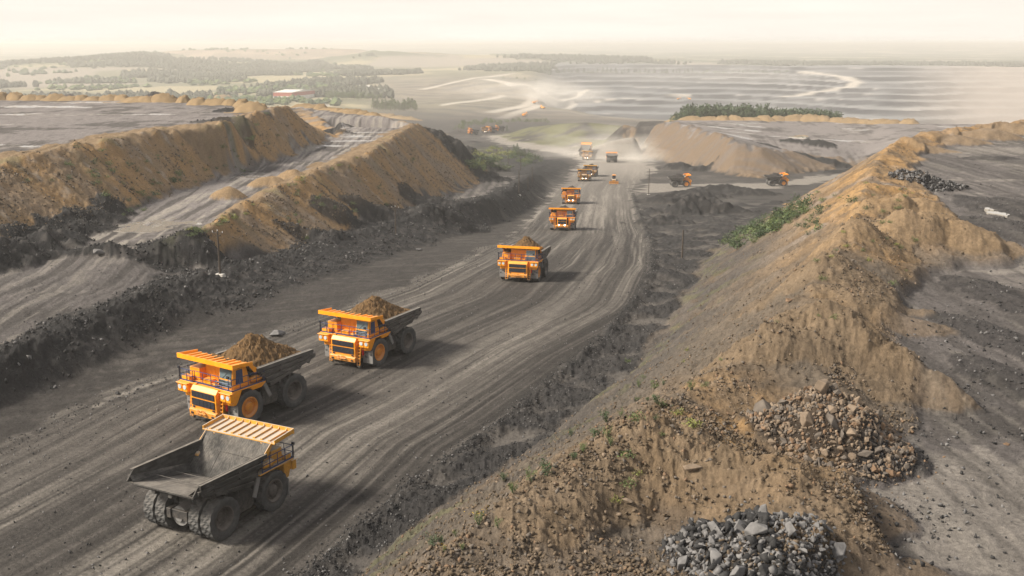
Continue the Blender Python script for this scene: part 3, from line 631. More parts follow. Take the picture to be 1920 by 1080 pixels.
# ------------------------------------------------------------------ terrain sheets: one grid cut along material borders
reg = np.zeros(X.shape, np.int8)
reg[farm > .5] = 1
reg[(M['bench1'] + M['b1top']) > .5] = 2
reg[(M['bench2'] > .5)] = 3
reg[(M['bench3'] > .5)] = 4
reg[(M['bench4'] > .5)] = 5
reg[np.maximum(M['b1'], M['b1end']) > .5] = 6
reg[np.maximum(M['b2'], M['b2in']) > .5] = 7
reg[np.maximum(M['slope3'], hum) > .5] = 8
reg[M['face4'] > .5] = 9
reg[M['knoll'] > .5] = 10
reg[M['side'] > .5] = 12
reg[R_ > .5] = 11
reg[(blk > .5) & (R_ < .5)] = 13
REG = {0: ('ground', 'dark churned mine floor beside the haul road', 'ground'),
       1: ('terrain', 'hazy plain with fields, mesa and terraced open pit reaching the horizon', 'landscape'),
       2: ('terrain_bench', 'flat grey bench top above the long brown bund, edged by tan mounds', 'bench'),
       3: ('terrain_bench', 'narrow rutted bench with pale puddles between the two brown bunds', 'bench'),
       4: ('terrain_bench', 'grey bench top beside the two near rubble piles', 'bench'),
       5: ('terrain_bench', 'distant grey bench in front of the dark woodland strip', 'bench'),
       6: ('hill', 'long brown soil slope below the upper grey bench, dotted with tufts', 'embankment'),
       7: ('hill', 'brown soil bund between the narrow bench and the black rubble berm', 'embankment'),
       8: ('hill', 'big ochre spoil embankment with humped crest along the haul road', 'embankment'),
       9: ('hill', 'distant brown slope below the bench with the woodland strip', 'embankment'),
       10: ('hill', 'grassy green knoll above the bend of the haul road', 'hill'),
       11: ('haul_road', 'wide grey haul road with tyre tracks curving into the valley', 'road'),
       12: ('road', 'narrow side road with two trucks crossing towards the haul road', 'road'),
       13: ('hill', 'black rubble berm running along the haul road', 'berm')}
fr = reg[:-1, :-1]
base = np.arange(NR * NT).reshape(NR, NT)
V = np.stack([X, Y, H], -1).reshape(-1, 3).astype(np.float32)
CC = np.concatenate([COL.reshape(-1, 3), np.ones((NR * NT, 1), np.float32)], 1)
WW = WET.reshape(-1).astype(np.float32)
for k, (nm, lb, ct) in REG.items():
    ii, jj = np.where(fr == k)
    if len(ii) == 0: print('empty region', nm); continue
    q = np.stack([base[ii, jj], base[ii, jj + 1], base[ii + 1, jj + 1], base[ii + 1, jj]], 1)
    uq, inv = np.unique(q.ravel(), return_inverse=True)
    me = bpy.data.meshes.new(nm); nf = len(q)
    me.vertices.add(len(uq)); me.vertices.foreach_set('co', V[uq].ravel())
    me.loops.add(nf * 4); me.loops.foreach_set('vertex_index', inv.astype(np.int32))
    me.polygons.add(nf); me.polygons.foreach_set('loop_start', np.arange(0, nf * 4, 4, dtype=np.int32))
    me.polygons.foreach_set('loop_total', np.full(nf, 4, np.int32))
    me.update(calc_edges=True)
    ca = me.color_attributes.new('Col', 'FLOAT_COLOR', 'POINT'); ca.data.foreach_set('color', CC[uq].ravel())
    wa = me.attributes.new('Wet', 'FLOAT', 'POINT'); wa.data.foreach_set('value', WW[uq])
    me.polygons.foreach_set('use_smooth', np.ones(nf, bool))
    me.materials.append(EARTH)
    o = bpy.data.objects.new(nm, me); C.objects.link(o)
    o['kind'] = 'structure'; o['label'] = lb; o['category'] = ct
#@@OBJECTS
# ------------------------------------------------------------------ mesh kit
def tag(o, label=None, cat=None, group=None, kind=None):
    if label: o['label'] = label
    if cat: o['category'] = cat
    if group: o['group'] = group
    if kind: o['kind'] = kind
    return o
class MB:
    def __init__(s): s.v = []; s.f = []
    def add(s, vs, fs):
        n = len(s.v); s.v += [tuple(q) for q in vs]; s.f += [[n + i for i in f] for f in fs]; return s
    def hexa(s, p):                       # 4 bottom then 4 top, both counter-clockwise from above
        return s.add(p, [[3, 2, 1, 0], [4, 5, 6, 7], [0, 1, 5, 4], [1, 2, 6, 5], [2, 3, 7, 6], [3, 0, 4, 7]])
    def box(s, x0, x1, y0, y1, z0, z1):
        return s.hexa([(x0, y0, z0), (x1, y0, z0), (x1, y1, z0), (x0, y1, z0), (x0, y0, z1), (x1, y0, z1), (x1, y1, z1), (x0, y1, z1)])
    def prism(s, prof, y0, y1):           # profile in x,z pushed along y
        n = len(prof); a = [(x, y0, z) for x, z in prof] + [(x, y1, z) for x, z in prof]
        return s.add(a, [list(range(n)), list(range(2 * n - 1, n - 1, -1))] + [[(i + 1) % n, i, n + i, n + (i + 1) % n] for i in range(n)])
    def beam(s, a, b, wy, hz):            # square bar between two points
        a = Vector(a); b = Vector(b); d = (b - a).normalized(); up = Vector((0, 0, 1)) if abs(d.z) < .9 else Vector((1, 0, 0))
        r = d.cross(up).normalized() * wy / 2; u = r.cross(d).normalized() * hz / 2
        return s.add([a - r - u, a + r - u, b + r - u, b - r - u, a - r + u, a + r + u, b + r + u, b - r + u],
                     [[3, 2, 1, 0], [4, 5, 6, 7], [0, 1, 5, 4], [1, 2, 6, 5], [2, 3, 7, 6], [3, 0, 4, 7]])
    def tube(s, a, b, r0, r1=None, n=10):
        a = Vector(a); b = Vector(b); r1 = r0 if r1 is None else r1
        d = (b - a).normalized(); up = Vector((0, 0, 1)) if abs(d.z) < .9 else Vector((1, 0, 0))
        x = d.cross(up).normalized(); y = x.cross(d)
        A = [a + (x * math.cos(t) + y * math.sin(t)) * r0 for t in (2 * math.pi * i / n for i in range(n))]
        B = [b + (x * math.cos(t) + y * math.sin(t)) * r1 for t in (2 * math.pi * i / n for i in range(n))]
        return s.add(A + B, [[(i + 1) % n, i, n + i, n + (i + 1) % n] for i in range(n)] + [list(range(n)), list(range(2 * n - 1, n - 1, -1))])
    def lathe(s, prof, n, c=(0, 0, 0)):   # profile (y, r) turned about the y axis
        m = len(prof); vs = []
        for i in range(n):
            t = 2 * math.pi * i / n
            for y, r in prof:
                r = r(i) if callable(r) else r
                vs.append((c[0] + r * math.cos(t), c[1] + y, c[2] + r * math.sin(t)))
        return s.add(vs, [[i * m + j, i * m + j + 1, ((i + 1) % n) * m + j + 1, ((i + 1) % n) * m + j] for i in range(n) for j in range(m - 1)])
    def build(s, name, mat, parent=None, bevel=0, smooth=False):
        me = bpy.data.meshes.new(name); me.from_pydata(s.v, [], s.f); me.update()
        b = bmesh.new(); b.from_mesh(me); bmesh.ops.recalc_face_normals(b, faces=b.faces)
        if bevel: bmesh.ops.bevel(b, geom=b.edges[:], offset=bevel, segments=1, affect='EDGES', clamp_overlap=True)
        b.to_mesh(me); b.free()
        if smooth: me.polygons.foreach_set('use_smooth', [True] * len(me.polygons))
        me.materials.append(mat); o = bpy.data.objects.new(name, me); C.objects.link(o)
        if parent: o.parent = parent
        return o
def empty(name, loc=(0, 0, 0), rot=(0, 0, 0)):
    o = bpy.data.objects.new(name, None); o.location = loc; o.rotation_euler = rot; C.objects.link(o); return o
def copy_tree(o, parent=None):
    c = o.copy(); C.objects.link(c)
    if parent: c.parent = parent
    for ch in list(o.children): copy_tree(ch, c)
    return c

# ------------------------------------------------------------------ haul trucks (x forward, metres)
def make_wheel(root, x, y, side, R, wd, rimmat, deep):
    hub = MB().tube((0, -wd * .30 * side, 0), (0, (wd * .30 if not deep else wd * .02) * side, 0), .34, .30, 14)
    h = hub.build('wheel', rimmat, root); h.location = (x, y, R)
    n = 64
    lug = lambda k, d: (lambda i: R if ((i + k) // 2) % 2 else R - d)
    hw = wd / 2
    prof = [(-hw * .82, R * .60), (-hw * .98, R * .74), (-hw, R * .86), (-hw * .93, lug(0, .05)), (-hw * .5, lug(0, .08)), (-hw * .12, lug(1, .08)),
            (hw * .12, lug(1, .08)), (hw * .5, lug(2, .08)), (hw * .93, lug(2, .05)), (hw, R * .86), (hw * .98, R * .74), (hw * .82, R * .60), (hw * .60, R * .56)]
    MB().lathe(prof, n).build('tyre', MT['tyre'], h)
    if deep:
        rp = [(hw * .84, R * .60), (hw * .86, R * .54), (hw * .70, R * .50), (-hw * .1, R * .46), (-hw * .25, R * .34), (-hw * .2, R * .2), (hw * .02, R * .18), (hw * .02, 0.01)]
    else:
        rp = [(hw * .84, R * .60), (hw * .90, R * .53), (hw * .72, R * .49), (hw * .40, R * .44), (hw * .36, R * .32), (hw * .72, R * .26), (hw * .80, R * .12), (hw * .80, 0.01)]
    b = MB().lathe([(yy * side, r) for yy, r in rp], 28)
    for i in range(12):
        t = 2 * math.pi * i / 12; q = R * .385
        y0 = (hw * .36 if not deep else -hw * .2) * side
        b.tube((q * math.cos(t), y0, q * math.sin(t)), (q * math.cos(t), y0 + .09 * side, q * math.sin(t)), .05, .05, 6)
    b.build('rim', rimmat, h)
    return h

def make_truck(paint, front_rim, canopy, lit=False, narrow=False, body='steel'):
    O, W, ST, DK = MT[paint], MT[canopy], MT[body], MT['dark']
    root = empty('haul_truck')
    m = MB()
    for s in (1, -1):
        m.box(-4.0, 4.3, s * .75 - .2, s * .75 + .2, 1.35, 2.05)
        m.tube((2.3, s * 1.45, 1.0), (2.3, s * 1.45, 2.9), .26); m.tube((-2.9, s * .9, 1.6), (-3.3, s * .9, 3.0), .2)
        m.tube((-.4, s * 1.05, 1.5), (.15, s * 1.05, 2.4), .24)
        m.hexa([(.75, s * 1.5 - .5, 1.1), (1.0, s * 1.5 - .5, 1.1), (1.0, s * 1.5 + .5, 1.1), (.75, s * 1.5 + .5, 1.1), (.95, s * 2.3 - .7, 3.24), (1.15, s * 2.3 - .7, 3.24), (1.15, s * 2.3 + .7, 3.24), (.95, s * 2.3 + .7, 3.24)])
    m.box(2.2, 3.0, -2.1, 2.1, 1.2, 1.75); m.box(1.0, 3.1, -1.15, 1.15, 1.5, 3.28); m.box(-1.0, -.6, -.9, .9, 1.4, 2.0); m.box(-3.9, -3.5, -.9, .9, 1.4, 2.0)
    m.build('chassis', DK, root, .03)
    ax = MB(); ax.tube((-2.6, -1.1, 1.5), (-2.6, 1.1, 1.5), .72, .72, 18); ax.tube((-2.7, 0, 1.5), (-3.7, 0, 1.5), .82, .7, 20); ax.tube((-3.7, 0, 1.5), (-3.85, 0, 1.5), .42, .38, 6)
    ax.build('axle_housing', MT['flap'], root)
    for s, nm in ((1, 'fuel_tank'), (-1, 'hydraulic_tank')):
        MB().prism([(-.95, 1.25), (-.75, 1.0), (.55, 1.0), (.75, 1.25), (.75, 2.2), (.55, 2.45), (-.75, 2.45), (-.95, 2.2)], s * 1.45, s * 2.6).build(nm, DK, root, .02)
    # wheels
    for s in (1, -1):
        make_wheel(root, 2.6, s * 2.58, s, 1.5, .95, MT[front_rim], False)
        make_wheel(root, -2.6, s * 2.60, s, 1.5, .92, MT['rimdark'], True)
        make_wheel(root, -2.6, s * 1.52, s, 1.5, .92, MT['rimdark'], True)
    # nose
    gw = 1.0 if narrow else 1.35
    hw = gw + .2
    m = MB().prism([(3.05, .95), (4.9, .95), (4.93, 2.9), (4.6, 3.28), (3.05, 3.28)], -hw, hw); m.build('hood', O, root, .04)
    for z0, z1 in ((2.36, 3.0 - .12), (1.62, 2.28 - .05)):
        gr = MB().box(4.915, 4.975, -gw, gw, z0, z1)
        for k in range(7): yy = -gw + 2 * gw * (k + 0) / 6; gr.box(4.96, 5.0, max(-gw, yy - .025), min(gw, yy + .025), z0 + .01, z1 - .01)
        for k in range(5): zz = z0 + (z1 - z0) * (k + .5) / 5; gr.box(4.965, 4.99, -gw + .03, gw - .03, zz - .02, zz + .02)
        gr.build('grille', MT['grille'], root)
    bw = 1.62
    bu = MB().prism([(4.2, .78), (5.08, .78), (5.12, 1.28), (4.9, 1.36), (4.2, 1.36)], -bw, bw).build('bumper', O, root, .03)
    for s in (1, -1):
        MB().box(5.10, 5.16, s * 1.25 - .13, s * 1.25 + .13, .92, 1.06).build('marker_lamp', MT['grille'], root)
        MB().box(4.93, 4.99, s * (gw - .15) - .12, s * (gw - .15) + .12, 1.42, 1.54).build('marker_lamp', MT['grille'], root)
        if lit: MB().tube((5.08, s * .72, 1.42), (5.18, s * .72, 1.42), .16, .16, 12).build('headlight', MT['lit'], root)
    tw = MB()
    for a, b in (((-.6, 1.25), (-.3, 1.0)), ((-.45, 1.35), (-.1, 1.02)), ((-.1, 1.02), (.05, 1.38)), ((.05, 1.38), (.35, 1.05)), ((.2, 1.4), (.5, 1.1)), ((-.6, 1.12), (.55, 1.12))):
        tw.tube((5.2, a[0], a[1]), (5.24, b[0], b[1]), .05, .05, 6)
    tw.tube((5.1, -.35, 1.1), (5.3, -.35, 1.1), .07, .07, 6); tw.tube((5.1, .35, 1.1), (5.3, .35, 1.1), .07, .07, 6)
    tw.build('tow_hitch', O, root)
    # wings, lamps, flaps, ladders
    for s in (1, -1):
        MB().hexa([(3.9, s * 2.3 - .62, 1.95), (4.3, s * 2.3 - .62, 1.95), (4.3, s * 2.3 + .62, 2.05), (3.9, s * 2.3 + .62, 2.05), (3.5, s * 2.42 - .75, 3.28), (4.45, s * 2.42 - .75, 3.28), (4.45, s * 2.42 + .75, 3.28), (3.5, s * 2.42 + .75, 3.28)]).build('fender', O, root, .03)
        po = MB().box(4.46, 4.85, s * 2.62 - .60, s * 2.62 - .03, 2.5, 3.2).box(4.46, 4.85, s * 2.62 + .03, s * 2.62 + .60, 2.5, 3.2).box(4.3, 4.98, s * 2.62 - .68, s * 2.62 + .68, 3.22, 3.28).build('headlight_housing', O, root, .02)
        for q in (-.31, .31):
            MB().tube((4.83, s * 2.62 + q, 2.9), (4.90, s * 2.62 + q, 2.9), .19, .19, 16).build('headlight', MT['lens'], po)
        MB().box(4.32, 4.40, s * 2.5 + .25, s * 2.5 + .42, 2.16, 2.28).build('turn_signal', MT['amber'], root)
        MB().box(4.0, 4.06, s * 2.5 - .6, s * 2.5 + .62, .62, 1.98).build('mudflap', MT['flap'], root)
        ld = MB()
        for yy in (1.62, 1.98): ld.tube((4.75, s * yy, .45), (4.45, s * yy, 3.3), .045, .045, 6)
        for k in range(9): z = .5 + k * .32; ld.box(4.75 - .105 * (z - .45) - .06, 4.75 - .105 * (z - .45) + .06, s * 1.8 - .18, s * 1.8 + .18, z, z + .05)
        ld.build('ladder', O, root)
        MB().box(4.5, 4.75, s * 1.8 - .18, s * 1.8 + .18, .28, .48).build('step', DK, root)
    ex = MB().tube((4.3, 2.1, 1.5), (4.3, 2.1, 2.05), .1, .1, 10); ex.build('fire_extinguisher', MT['red'], root)
    # deck
    dk = MB().box(.9, 4.62, -3.2, -1.15, 3.29, 3.39).box(.9, 4.62, 1.15, 3.2, 3.29, 3.39).box(2.9, 4.4, -1.148, 1.148, 3.29, 3.385)
    dk.hexa([(1.3, 2.6, 2.95), (2.3, 2.6, 2.95), (2.3, 3.1, 2.95), (1.3, 3.1, 2.95), (.9, 2.5, 3.27), (2.6, 2.5, 3.27), (2.6, 3.18, 3.27), (.9, 3.18, 3.27)])
    dk.build('deck', O, root, .01)
    for s in (1, -1): MB().beam((.95, s * 3.0, 3.2), (.35, s * 3.05, 1.9), .12, .35).build('brace', MT['flap'], root)
    rl = MB()
    def rail(pts, h=1.0, post=.9):
        for a, b in zip(pts[:-1], pts[1:]):
            a = Vector((*a, 3.39)); b = Vector((*b, 3.39)); n = max(1, round((b - a).length / post))
            for k in range(n + 1): q = a.lerp(b, k / n); rl.tube(q, q + Vector((0, 0, h)), .032, .032, 5)
            for f in (.5, 1.): rl.tube(a + Vector((0, 0, h * f)), b + Vector((0, 0, h * f)), .032, .032, 5)
            rl.beam(a + Vector((0, 0, .05)), b + Vector((0, 0, .05)), .03, .14)
    rail([(4.42, 1.5), (4.42, -1.5), (4.55, -1.6), (4.55, -3.15), (1.2, -3.15)]); rail([(4.55, 2.75), (4.55, 3.15), (1.0, 3.15)]); rail([(4.3, 1.1), (4.55, 1.15), (4.55, 2.7)], .6)
    rl.build('railing', MT['navy'], root)
    ms = MB().tube((4.6, -3.2, 3.4), (4.6, -3.2, 4.55), .035, .035, 6).box(4.55, 4.65, -3.32, -3.08, 4.42, 4.6); ms.build('mirror', MT['grille'], root)
    # cab
    cb = MB().hexa([(2.1, 1.0, 3.4), (4.15, 1.0, 3.4), (4.15, 2.72, 3.4), (2.1, 2.72, 3.4), (2.5, 1.05, 5.12), (3.9, 1.05, 5.12), (3.9, 2.66, 5.12), (2.5, 2.66, 5.12)]).build('cab', O, root, .05)
    fx = lambda z: 4.15 - (z - 3.4) * .145 + .02
    def pane(y0, y1, z0, z1, mat, nm='window'):
        MB().hexa([(fx(z0) - .05, y0, z0), (fx(z0) + .012, y0, z0), (fx(z0) + .012, y1, z0), (fx(z0) - .05, y1, z0), (fx(z1) - .05, y0, z1), (fx(z1) + .012, y0, z1), (fx(z1) + .012, y1, z1), (fx(z1) - .05, y1, z1)]).build(nm, mat, cb)
    pane(1.16, 2.56, 4.18, 4.98, MT['glass'], 'windscreen'); pane(1.16, 2.56, 3.5, 4.05, MT['glass'])
    bars = MB()
    for z in (3.62, 3.8, 3.95): bars.box(fx(z) + .02, fx(z) + .05, 1.18, 2.54, z - .02, z + .02)
    bars.tube((fx(4.2) + .03, 1.5, 4.15), (fx(4.7) + .03, 2.1, 4.72), .02, .02, 5); bars.build('wiper', MT['grille'], cb)
    MB().box(4.2, 4.32, 2.25, 2.5, 4.3, 4.52).build('mirror', MT['grille'], cb)
    sy = lambda z: 2.72 - (z - 3.4) * .035
    MB().hexa([(2.95, sy(3.75) - .05, 3.75), (3.75, sy(3.75) - .05, 3.75), (3.75, sy(3.75) + .03, 3.75), (2.95, sy(3.75) + .03, 3.75), (2.95, sy(4.9) - .05, 4.9), (3.6, sy(4.9) - .05, 4.9), (3.6, sy(4.9) + .03, 4.9), (2.95, sy(4.9) + .03, 4.9)]).build('side_window', MT['navy'], cb)
    # deck furniture
    cc = MB().box(2.5, 3.2, -1.5, -.32, 3.4, 5.16).box(2.5, 3.2, -.30, .30, 3.4, 5.16).box(2.5, 3.2, .32, .95, 3.4, 5.16)
    cc.tube((3.19, -.7, 4.92), (3.24, -.7, 4.92), .13, .13, 12); cc.build('electrical_cabinet', O, root, .015)
    MB().box(2.7, 3.85, -2.75, -1.52, 3.4, 4.45).build('equipment_box', O, root, .03)
    MB().box(1.75, 2.6, -2.6, -1.7, 3.4, 4.2).build('equipment_box', O, root, .03)
    MB().box(3.9, 4.5, -3.05, -2.1, 3.4, 3.78).build('equipment_box', O, root, .03)
    MB().box(3.6, 4.25, -.75, .25, 3.4, 3.8).build('equipment_box', O, root, .03)
    MB().box(4.0, 4.35, .45, 1.05, 3.4, 3.62).build('equipment_box', O, root, .03)
    for yy, x0 in ((2.75, .95), (-2.85, 1.5), (-2.3, 1.4)):
        MB().tube((x0, yy, 3.75), (x0 + .2, yy, 3.75), .16, .27, 12).tube((x0 + .2, yy, 3.75), (x0 + 1.0, yy, 3.75), .27, .27, 12).tube((x0 + 1.0, yy, 3.75), (x0 + 1.2, yy, 3.75), .27, .16, 12).build('air_tank', O, root, 0, True)
    # dump body
    b = MB(); t = .09; hwid = 3.0
    b.prism([(.05, 2.78), (.0, 2.68), (-5.35, 3.95), (-5.35, 4.06)], -2.97, 2.97)
    b.prism([(.05, 2.80), (2.38, 5.2), (2.50, 5.14), (.17, 2.72)], -2.97, 2.97)
    side = [(.1, 2.66), (-5.3, 3.93), (-5.38, 4.12), (-4.72, 4.78), (1.72, 4.70), (2.46, 5.28), (2.54, 5.2)]
    for s in (1, -1):
        b.prism(side, s * hwid - (t if s > 0 else 0), s * hwid + (0 if s > 0 else t))
        b.add([(-5.3, s * 2.45, 4.07), (.15, s * 2.45, 2.83), (.3, s * 2.9, 3.42), (-5.15, s * 2.9, 4.45)], [[0, 1, 2, 3], [3, 2, 1, 0]])
        yo = s * (hwid + .10)
        b.beam((-4.85, yo, 4.60), (1.75, yo, 4.52), .22, .30)
        b.beam((-5.05, yo, 4.24), (1.25, yo, 4.02), .20, .26)
        b.beam((-4.6, yo - s * .02, 3.90), (.75, yo - s * .02, 3.45), .16, .24)
        b.beam((-3.4, yo - s * .02, 3.55), (.35, yo - s * .02, 3.0), .12, .2)
        for xx in (-4.75, -3.6): b.beam((xx, yo + s * .03, 4.72), (xx + .12, yo + s * .03, 3.95), .16, .22)
        b.beam((-1.1, yo, 4.5), (-.9, yo, 3.4), .14, .16)
        b.hexa([(.6, yo, 4.0), (1.6, yo, 4.05), (1.6, yo + s * .02, 4.05), (.6, yo + s * .02, 4.0), (.6, yo + s * .45, 4.25), (1.6, yo + s * .45, 4.3), (1.6, yo + s * .47, 4.32), (.6, yo + s * .47, 4.27)])
    b.beam((1.42, -2.9, 4.26), (1.44, 2.9, 4.26), .03, .02); b.beam((.32, .9, 3.12), (1.38, .9, 4.2), .02, .015)
    for xx in (-1.4, -3.2): b.beam((xx, -2.45, 2.86 - xx * .2375 + .24), (xx, 2.45, 2.86 - xx * .2375 + .24), .05, .03)
    for xx in (-4.6, -3.4, -2.2, -1.): b.beam((xx, -2.9, 3.62 - (xx + 4.6) * .237), (xx, 2.9, 3.62 - (xx + 4.6) * .237), .22, .24)
    for yy in (-.75, .75): b.beam((-5.2, yy, 3.72), (-.2, yy, 2.56), .3, .3)
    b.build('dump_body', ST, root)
    cn = MB(); cw = 3.38
    cn.prism([(2.36, 5.19), (4.5, 5.36), (4.5, 5.42), (2.36, 5.26)], -cw, cw)
    cn.box(4.502, 4.58, -cw, cw, 5.30, 5.70)
    for s in (1, -1):
        cn.beam((2.4, s * (cw - .04), 5.36), (4.495, s * (cw - .04), 5.55), .08, .26)
        cn.prism([(1.72, 4.74), (2.47, 5.33), (2.62, 5.18), (1.9, 4.3), (1.3, 4.35)], s * 3.01, s * 3.06)
        cn.beam((2.3, s * 2.2, 5.05), (4.3, s * 2.2, 5.25), .15, .2)
    for k in range(9):
        yy = -2.75 + k * 5.5 / 8
        cn.beam((2.5, yy, 5.315), (4.3, yy, 5.455), .17, .13)
        cn.prism([(4.34, 5.42), (4.495, 5.42), (4.495, 5.64)], yy - .03, yy + .03)
    cn.build('canopy', W, root)
    return root

TK_G = 'loaded haul trucks in the convoy'
def place_truck(o, x, y, hd, sc=1.0):
    c, s = math.cos(hd), math.sin(hd)
    def zz(a, b): return height(x + a * c - b * s, y + a * s + b * c)
    zf = max(zz(2.6, 2.6), zz(2.6, -2.6)); zr = max(zz(-2.6, 2.5), zz(-2.6, -2.5)); zl = (zz(2.6, 2.6) + zz(-2.6, 2.5)) / 2; zq = (zz(2.6, -2.6) + zz(-2.6, -2.5)) / 2
    o.location = (x, y, (zf + zr) / 2 - .03)
    o.rotation_euler = Matrix.Rotation(hd, 3, 'Z').to_euler(); 
    o.rotation_euler = (Matrix.Rotation(hd, 3, 'Z') @ Matrix.Rotation(-math.atan2(zf - zr, 5.2), 3, 'Y')).to_euler()
    o.scale = (sc,) * 3
def truck_pose(front, rear, sy, fa=2.6, ra=-2.6, off=3.03):
    A, B = ground_at(*front), ground_at(*rear); h = math.atan2(A.y - B.y, A.x - B.x); m = (A + B) / 2
    return m.x + math.sin(h) * sy * off, m.y - math.cos(h) * sy * off, h

def make_load(mat, seed, name='soil_load', peak=7.0):
    rs = np.random.RandomState(seed); nx, ny = 64, 48
    gx = np.linspace(-4.9, 3.6, nx); gy = np.linspace(-2.86, 2.86, ny); A, B = np.meshgrid(gx, gy, indexing='ij')
    nn = fbm(1.6, 4, 900 + seed, A + seed * 7, B, lod=False, gain=.55); n2 = fbm(.5, 3, 950 + seed, A, B + seed * 3, lod=False, gain=.6)
    px, py = -.55 + rs.uniform(-.2, .2), rs.uniform(-.2, .2)
    dx = np.where(A > px, (A - px) / 3.7, (A - px) / 4.4)
    q = np.hypot(dx, (B - py) / 3.1) * (1 + .13 * nn)
    basez = np.where(A > 1.9, 5.30 + .05 * (A - 1.9), 4.42)
    cone = peak - .05 - (peak - 4.35) * np.clip(q, 0, 2) ** .92
    cone = np.where(q < .16, np.minimum(cone, peak - .3 - (q * 1.2)), cone)
    Zz = cone + .32 * nn * np.clip(1.2 - q, .2, 1) + .17 * n2
    floor = np.where(A > 2.3, 5.22, np.where(A > 0.1, 2.9 + (A - .1) * 1.02, 2.9 - (A - .1) * .235)) 
    rim = np.minimum(4.45, 2.95 - (A) * .235 + .7)
    fill = np.where(A < 2.2, np.where(A < -3.6, floor + .25 + .15 * nn, 4.42 + .08 * nn), 5.1)
    Zz = np.maximum(Zz, fill); Zz = np.where((np.abs(B) > 2.7), np.minimum(Zz, 4.62), Zz)
    Zz = np.where(A > 2.3, np.where((q < .98 + .12 * nn) & (np.abs(B - py + .6) < 1.9), np.maximum(5.38 + .1 * n2, np.minimum(Zz, 5.6)), 5.15), Zz)
    vs = np.stack([A, B, Zz], -1).reshape(-1, 3); m = MB()
    fs = [[i * ny + j, (i + 1) * ny + j, (i + 1) * ny + j + 1, i * ny + j + 1] for i in range(nx - 1) for j in range(ny - 1)]
    m.add([tuple(v) for v in vs], fs)
    edge = [i * ny for i in range(nx)] + [(nx - 1) * ny + j for j in range(1, ny)] + [i * ny + ny - 1 for i in range(nx - 2, -1, -1)] + [j for j in range(ny - 2, 0, -1)]
    low = [(vs[e][0] * .96, vs[e][1] * .97, vs[e][2] - .12) for e in edge]; n0 = len(m.v); m.v += low
    for k in range(len(edge)): a, b = edge[k], edge[(k + 1) % len(edge)]; m.f.append([b, a, n0 + k, n0 + (k + 1) % len(edge)])
    return m.build(name, mat)

# the empty truck in the foreground, seen from behind
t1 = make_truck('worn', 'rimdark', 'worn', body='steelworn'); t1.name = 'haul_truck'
tag(t1, 'empty haul truck seen from behind, open grey dump body and worn dusty yellow canopy', 'haul truck')
place_truck(t1, -20.97, 70.8, math.radians(62.6))
protoA = make_truck('orange', 'rim', 'orange')
protoB = make_truck('orange', 'rimdark', 'orange', True, True)
protoC = make_truck('worn', 'rimdark', 'worn', True, True)
POS = [
 (protoA, (-24.3, 93.7, math.radians(-123.5)), 'orange loaded haul truck directly behind the empty grey one, brown soil heaped high', 'soil', 1.06),
 (protoA, (-15.15, 110.8, math.radians(-119)), 'orange loaded haul truck with brown soil, second in the oncoming convoy', 'soil', 1),
 (protoA, (1.85, 154.4, math.radians(-104)), 'orange loaded haul truck seen nearly head-on with brown soil, third in the oncoming convoy', 'soil', .92),
 (protoB, (1056, 430, -97), 'orange haul truck with low lit headlamps and black coal, nearer of two head-on', 'coal', 1),
 (protoB, (1071, 381, -95), 'orange haul truck with low lit headlamps and black coal, farther of two head-on', 'coal', 1),
 (protoC, (1096, 338.5, -96), 'dusty brown haul truck with lit headlamps and coal load, in front of another', 'coal', 1),
 (protoC, (1108, 330, -100), 'dusty brown haul truck half hidden behind another, black coal heap on top', 'coal', 1),
 (protoC, (1104, 299.5, -112), 'dust-veiled haul truck with bright headlamps coming round the bend', None, 1),
 (protoA, (1098, 289, 72), 'haul truck seen from behind, driving away into the bend past another', None, 1),
 (protoA, (1147, 304, 88), 'lone haul truck seen from behind in dust beside the bend', None, 1),
 (protoA, (1274, 350.5, 2), 'orange haul truck in side view on the side road, nearer the haul road', 'coal', .93),
 (protoA, (1455, 348.5, 4), 'orange haul truck in side view on the side road, close to the spoil embankment', 'coal', .93),
 (protoA, (887, 252, 200), 'tiny far orange haul truck, leftmost of the group at the valley bend', None, 1),
 (protoC, (908.5, 249, -80), 'tiny far dark haul truck in the group at the valley bend', 'coal', 1),
 (protoA, (921, 248, 215), 'tiny far bright orange haul truck beside the dark one', 'coal', 1),
 (protoA, (937, 246, 190), 'tiny far orange haul truck, rightmost of the group at the valley bend', None, 1)]
COAL = ['black coal heap on the nearer of the two orange head-on trucks', 'black coal heap on the farther of the two orange head-on trucks', 'coal load on the dusty brown truck in front of another', 'coal heap on the half hidden dusty truck', 'coal load on the side-view truck nearer the haul road', 'coal load on the side-view truck close to the spoil embankment', 'dark load on the tiny far dark truck', 'dark load on the tiny far bright orange truck']
used = set(); seedn = 1
LOADS = {'soil': [make_load(MT['soil'], 1, 'soil_load', 6.95), make_load(MT['soil'], 2, 'soil_load', 6.85)], 'coal': [make_load(MT['coal'], 5, 'coal_load', 6.3)]}
lused = set()
trucks = [t1]
